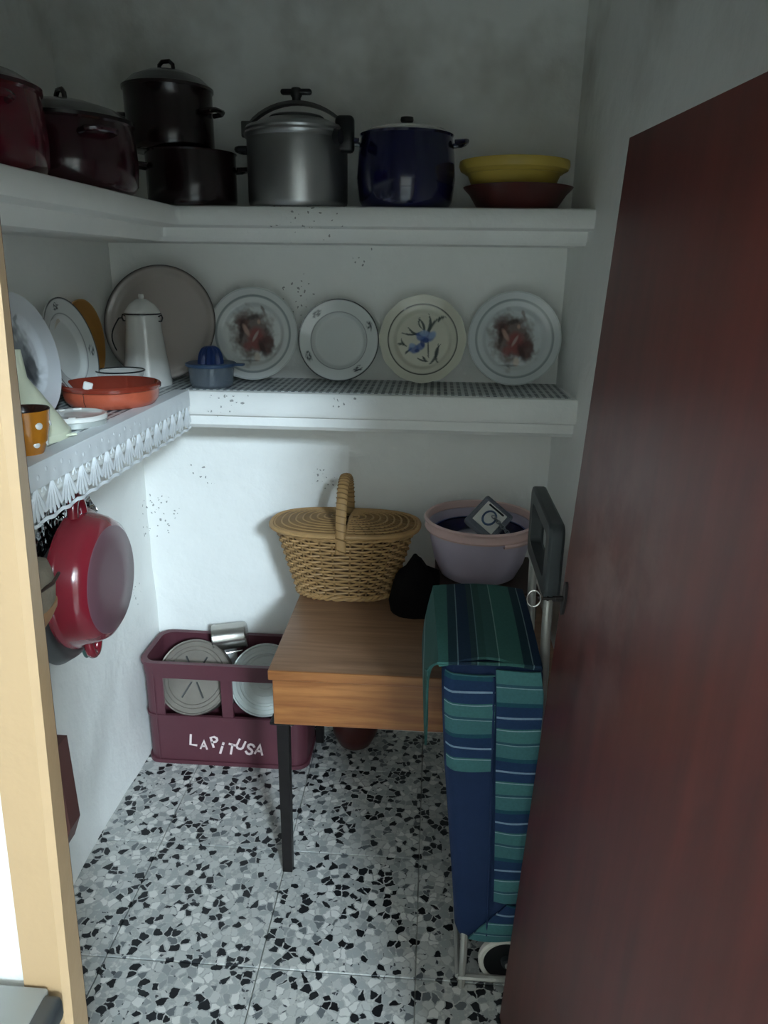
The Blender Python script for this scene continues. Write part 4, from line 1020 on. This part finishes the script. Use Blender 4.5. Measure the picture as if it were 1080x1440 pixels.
# two hinged lids with their own weave
for s in (-1, 1):
    lidb = MB(); nu, nv = 14, 10
    def lp(u, v, dz=0):
        a = -PI/2+PI*v; r = .05+.95*u
        x, y = oval(.196*r, .114*r, a)
        x = max(0.0, x); x = .014+x*(.196-.014)/.196
        return (s*x, y, BH+.012+.016*(1-r*r)**1.0+dz)
    g = lidb.grid(lambda u, v: lp(u, v), 12, 24)
    L1 = lidb.build('lid', 'wicker_dark', bk, thick=.003)
    for k in range(9):
        u = (k+.7)/9.2
        MB().tube([Vector(lp(u, v/60))+Vector((0, 0, .0018+.0016*math.sin(PI*v+PI*k))) for v in range(61)], .0029, 5).build('weave_strand', 'wicker', L1)
    for k in range(21):
        MB().tube([Vector(lp(u/5, (k+.5)/21))+Vector((0, 0, .0012)) for u in range(1, 6)], .0024, 5).build('stake', 'wicker_dark', L1)
    mb = MB().tube([Vector(lp(1, v/40)) for v in range(41)], .0062, 7); mb.build('edge_braid', 'wicker', L1)
    MB().tube([(s*.014, -.112, BH+.012), (s*.014, 0, BH+.028), (s*.014, .112, BH+.012)], .005, 6).build('hinge_bar', 'wicker', L1)
# handle arch with wrapped cane
ha = MB(); pts = []; rings = []
for k in range(25):
    a = PI*k/24; y = -.106*math.cos(a); z = BH-.035+.172*math.sin(a)**.75 if 0 < k < 24 else BH-.035
    pts.append(Vector((0, y, z)))
n = len(pts)
for i, p in enumerate(pts):
    t = (pts[min(i+1, n-1)]-pts[max(i-1, 0)]).normalized(); q = Vector((0, -t.z, t.y))
    rings.append([p+Vector((1, 0, 0))*.0135*math.cos(b2)+q*.007*math.sin(b2) for b2 in [2*PI*i2/12 for i2 in range(12)]])
ha.loft(rings); hh = ha.build('handle', 'wicker', bk)
wr = MB(); wp = []
for i in range(24*14):
    f_i = i/(24*14)*(n-1.001); k = int(f_i); p = pts[k].lerp(pts[k+1], f_i-k); t = (pts[k+1]-pts[k]).normalized(); q = Vector((0, -t.z, t.y)); b2 = 2*PI*i/12
    wp.append(p+Vector((1, 0, 0))*.0142*math.cos(b2)+q*.0078*math.sin(b2))
wr.tube(wp, .0019, 4); wr.build('cane_wrap', 'wicker_dark', hh)

# black bag on the table next to the basket
bb = thing('black_bag', 'crumpled black cloth bag with a peaked top beside the basket', 'bag', (-.030, 1.725, .566))
mb = MB(); rings = []
for z, sx_, sy_, ox in ((0, .058, .045, 0), (.03, .062, .047, 0), (.07, .061, .043, .002), (.100, .054, .036, .006), (.115, .046, .026, .010), (.128, .024, .014, .002), (.158, .004, .003, -.002)):
    rings.append([((sx_*(1+.18*noise.noise(Vector((math.cos(a)*1.5, math.sin(a)*1.5, z*20)))))*math.cos(a)+ox, sy_*math.sin(a)*(1+.15*noise.noise(Vector((math.cos(a)*2, math.sin(a)*2, z*14+4)))), z) for a in [2*PI*i/28 for i in range(28)]])
mb.loft(rings); mb.build('cloth_body', 'black_cloth', bb)
MB().tube([(.002, 0, .152), (.012, -.01, .150), (.024, -.014, .135), (.035, -.016, .118)], .003, 6).build('strap', 'black_cloth', bb)
# low dark box under the basin
lbx = thing('low_box', 'low dark wooden box under the lilac basin', 'box', (.150, 1.82, .566))
MB().rbox(-.125, .125, -.12, .12, 0, .068, .003, 1).build('body', 'dark_wood', lbx); MB().rbox(-.130, .130, -.125, .125, .068, .076, .002, 1).build('lid', 'dark_wood', lbx)
# basin
bs = thing('plastic_basin', 'lilac plastic basin with pink rim behind the shopping trolley', 'basin', (.132, 1.815, .6425))
MB().lathe([(0, 0), (.088, 0), (.098, .006), (.116, .045), (.128, .10), (.134, .138), (.131, .138), (.125, .10), (.112, .045), (.094, .010), (0, .006)], 64).build('body', 'lilac_plastic', bs)
MB().lathe([(.133, .128), (.141, .127), (.143, .131), (.139, .135), (.138, .146), (.144, .149), (.145, .154), (.141, .158), (.136, .156), (.133, .140)], 64).build('rim', 'pink_plastic', bs)
for a in (-.9, 2.24):
    mb = MB().lathe([(.138, .122), (.149, .121), (.151, .126), (.149, .131), (.138, .132)], 14, None, a-.32, a+.32); mb.build('grip_lug', 'pink_plastic', bs)
ib = thing('nested_bowl', 'dark blue plastic bowl nested inside the lilac basin', 'bowl', (.132, 1.815, .650))
MB().lathe([(0, 0), (.078, 0), (.088, .006), (.110, .06), (.120, .105), (.122, .108), (.118, .106), (.106, .06), (.084, .010), (0, .006)], 48).build('body', 'navy_enamel', ib)
MB().lathe([(.118, .104), (.1235, .106), (.1235, .110), (.118, .110)], 48).build('rim', 'blue_plastic', ib)
lpk = thing('pale_tub', 'pale pinkish lidded tub inside the basin', 'tub', (.125, 1.785, .657))
MB().lathe([(0, 0), (.05, 0), (.056, .005), (.060, .085), (.058, .09), (0, .091)], 40).build('tub_body', 'pale_pink', lpk)
MB().lathe([(.058, .086), (.065, .088), (.066, .096), (.060, .100), (.03, .101), (0, .100)], 40).build('lid', 'clear_plastic', lpk)
pk = thing('blister_pack', 'clear plastic pack with dark print and silver chain in the basin', 'packet', (.150, 1.790, .800), (38, 34, -22))
pk.scale = (1.3, 1.3, 1.3)
MB().rbox(-.034, .034, -.038, .038, -.008, .008, .005, 2).build('shell', 'clear_plastic', pk)
MB().rbox(-.024, .024, -.026, .026, .0085, .0105, .001, 1).build('printed_card', 'paper_white', pk)
MB().tube([(.012*math.cos(a), -.002+.016*math.sin(a), .0112) for a in [2*PI*i/18 for i in range(18)]], .0022, 5, closed=True).build('print_loop', 'blue_rim', pk)
MB().rbox(-.018, .018, .019, .023, .0105, .0122, .0005, 1).build('print_mark', 'rim_black', pk)
ch = MB()
for k in range(9):
    p_ = Vector((.006+.0062*k, .004-.001*k, .0145)); a = k*PI/2
    ch.tube([p_+Vector((.005*math.cos(b2), .0035*math.sin(b2)*math.cos(a), .0035*math.sin(b2)*math.sin(a))) for b2 in [2*PI*i/10 for i in range(10)]], .0011, 5, closed=True)
ch.build('chain', 'chain_metal', pk)
MB().rbox(.056, .078, -.014, .010, .006, .020, .004, 2).build('chain_tag', 'clear_plastic', pk)

# ------------------------------------------------------------------ shopping trolley
tr = thing('shopping_trolley', 'shopping trolley with blue and green striped bag and grey handle', 'shopping trolley', (.115, 1.27, 0))
def L2(x, y, z): return (x-.115, y-1.27, z)
def bagring(z, x0, x1, y0, y1, r=.022, n=6, bul=0):
    pts = []
    for cx_, cy_, a0 in ((x1-r, y1-r, 0), (x0+r, y1-r, PI/2), (x0+r, y0+r, PI), (x1-r, y0+r, 3*PI/2)):
        for k in range(n+1):
            a = a0+PI/2*k/n; pts.append(L2(cx_+r*math.cos(a), cy_+r*math.sin(a), z))
    return pts
prof = [(.115, .086, .196, 1.165, 1.385), (.14, .079, .203, 1.158, 1.39), (.25, .070, .207, 1.150, 1.395), (.40, .056, .208, 1.140, 1.395), (.55, .042, .208, 1.128, 1.395), (.68, .033, .207, 1.116, 1.395), (.745, .030, .203, 1.112, 1.392), (.765, .036, .196, 1.118, 1.386)]
MB().loft([bagring(*p) for p in prof]).build('bag', 'navy_cloth', tr)
def fx(z):   # near-face position by height
    for (z0, a0, b0, c0, d0), (z1_, a1, b1, c1, d1) in zip(prof, prof[1:]):
        if z0 <= z <= z1_:
            t = (z-z0)/(z1_-z0); return a0+(a1-a0)*t, b0+(b1-b0)*t, c0+(c1-c0)*t
    return (prof[-1][1], prof[-1][2], prof[-1][3]) if z > .7 else (prof[0][1], prof[0][2], prof[0][3])
def panel(name, mat, z0, z1_, xa, xb, off, th=.004, nz=14, wav=.0015, cornerwrap=False):
    mb = MB()
    def fn(u, v):
        z = z0+(z1_-z0)*v; a, b2, c2 = fx(z); A = xa(z, a, b2); B = xb(z, a, b2); x = A+(B-A)*u
        y = c2-off-.003*math.sin(PI*u)-wav*math.sin(v*17+u*4)
        if cornerwrap and u < .12: y += (.12-u)/.12*.012
        return L2(x, y, z)
    mb.grid(fn, 12, nz)
    return mb.build(name, mat, tr, thick=th)
panel('front_pocket', 'plaid_front', .548, .752, lambda z, a, b2: a+.004, lambda z, a, b2: a+.004+(b2-a)*.50, .006, cornerwrap=True)
panel('side_strip', 'plaid_side', .235, .762, lambda z, a, b2: a+(b2-a)*(.53+.10*(.762-z)), lambda z, a, b2: b2-.002, .009)
panel('side_strip', 'plaid_side', .122, .225, lambda z, a, b2: a+.022+(z-.122)*.80, lambda z, a, b2: b2-.004, .008, nz=6)
MB().tube([L2(fx(z)[0]+(fx(z)[1]-fx(z)[0])*.51, fx(z)[2]-.008, z) for z in (.14, .3, .45, .6, .75)], .0022, 6).build('seam', 'navy_cloth', tr)
# lid flap and the skirt that hangs on the far side
fm = MB()
def flap(u, v):
    x = .024+.172*u; y = 1.098+.312*v
    z = .779+.008*math.sin(PI*u)-.005*math.cos(u*7)*(1-v)+.006*math.sin(PI*v)
    x += (.0)*(1-v)-.012*v*(1-u)
    return L2(x, y, z)
fm.grid(flap, 16, 14)
flp = fm.build('lid_flap', 'plaid_top', tr, thick=.005)
sm = MB()
def skirt(u, v):   # u along Y, v downward
    y = 1.104+.300*u
    dep = (.05+.215*min(1, u/.30)) if u < .30 else .265-.10*(u-.30)
    x = .024-.012*u-.024*math.sin(min(1, v*1.2)*PI/2)+.010*v*v
    return L2(x, y+.05*v*(1-u), .779-.004*(1-u)-dep*v+.006*math.sin(PI*u))
sm.grid(skirt, 16, 12); sm.build('lid_skirt', 'plaid_top', flp, thick=.004)
fm = MB().tube([L2(.022, 1.098, .776), L2(.08, 1.096, .780), L2(.14, 1.096, .781), L2(.194, 1.098, .777)], .0032, 6); fm.build('flap_hem', 'plaid_top', flp)
# frame
fr = MB().tube([L2(.09, 1.146, .032), L2(.205, 1.146, .032)], .007, 8); fr.build('base_bar', 'grey_tube', tr)
MB().tube([L2(.09, 1.395, .032), L2(.205, 1.395, .032)], .007, 8).build('base_bar', 'grey_tube', tr)
MB().tube([L2(.098, 1.146, .007), L2(.099, 1.150, .08), L2(.10, 1.17, .125)], .0075, 8).build('front_foot', 'grey_tube', tr)
MB().tube([L2(.098, 1.395, .007), L2(.099, 1.390, .08), L2(.10, 1.37, .125)], .0075, 8).build('front_foot', 'grey_tube', tr)
MB().tube([L2(.09, 1.146, .032), L2(.09, 1.395, .032)], .006, 8).build('cross_bar', 'grey_tube', tr)
for y in (1.172, 1.372):
    MB().tube([L2(.212, y, .04), L2(.213, y, .40), L2(.212, y, .72), L2(.209, y, .80), L2(.207, y, .90)], .0085, 10).build('pole', 'grey_tube', tr)
MB().tube([L2(.19, 1.15, .06), L2(.19, 1.42, .06)], .006, 8).build('axle', 'grey_tube', tr)
for y in (1.168, 1.408):
    wh = MB().lathe([(.049, -.008), (.056, -.009), (.0595, -.005), (.0595, .005), (.056, .009), (.049, .008), (.049, -.008)], 48, T(*L2(.190, y, .0605))@R(90, 'X')).build('wheel', 'tyre_white', tr)
    MB().lathe([(0, -.003), (.045, -.003), (.049, -.006), (.049, .006), (.045, .003), (0, .003)], 40, T(*L2(.190, y, .0605))@R(90, 'X')).build('wheel_disc', 'black_plastic', wh)
    MB().lathe([(0, -.014), (.012, -.013), (.014, -.004), (.014, .004), (.012, .013), (0, .014)], 20, T(*L2(.190, y, .0605))@R(90, 'X')).build('hub', 'grip_plastic', wh)
# handle grip: thick rectangular loop standing along the depth of the pantry
gm = MB(); gy0, gy1, gz0, gz1 = 1.145, 1.395, .872, 1.008
def gl(iy0, iy1, iz0, iz1, r, n=5):
    pts = []
    for cy_, cz_, a0 in ((iy1-r, iz1-r, 0), (iy0+r, iz1-r, PI/2), (iy0+r, iz0+r, PI), (iy1-r, iz0+r, 3*PI/2)):
        for k in range(n+1):
            a = a0+PI/2*k/n; pts.append((cy_+r*math.cos(a), cz_+r*math.sin(a)))
    return pts
o_ = gl(gy0, gy1, gz0, gz1, .018); i_ = gl(gy0+.034, gy1-.034, gz0+.030, gz1-.026, .012)
rings = []
for pts, xx in ((i_, .196), (o_, .196), (o_, .222), (i_, .222), (i_, .196)):
    sh = [(L2(xx, y, z)) for y, z in pts]; rings.append(sh)
gm.loft(rings, False, False); g_ = gm.build('grip', 'grip_plastic', tr, smooth=35)
bv = g_.modifiers.new('soft', 'BEVEL'); bv.width = .005; bv.segments = 2; bv.limit_method = 'ANGLE'

# ------------------------------------------------------------------ corner of a worktop outside the doorway
wt = thing('worktop_corner', 'grey worktop corner with dark edge beside the cream jamb', 'worktop', (-.62, .24, 0))
MB().rbox(-.30, .276, -.24, .262, .728, .750, .003, 2).build('top', 'worktop_grey', wt)
MB().rbox(.270, .292, -.24, .258, .722, .7485, .006, 3).build('edge_strip', 'worktop_edge', wt)
MB().box(-.30, .262, -.22, .230, .0, .728).build('cabinet_body', 'white_enamel', wt, smooth=0)
print('objects', len(bpy.data.objects), 'tris', sum(len(m_.loop_triangles) if not m_.calc_loop_triangles() else 0 for m_ in [o.data for o in bpy.data.objects if o.type == 'MESH']))
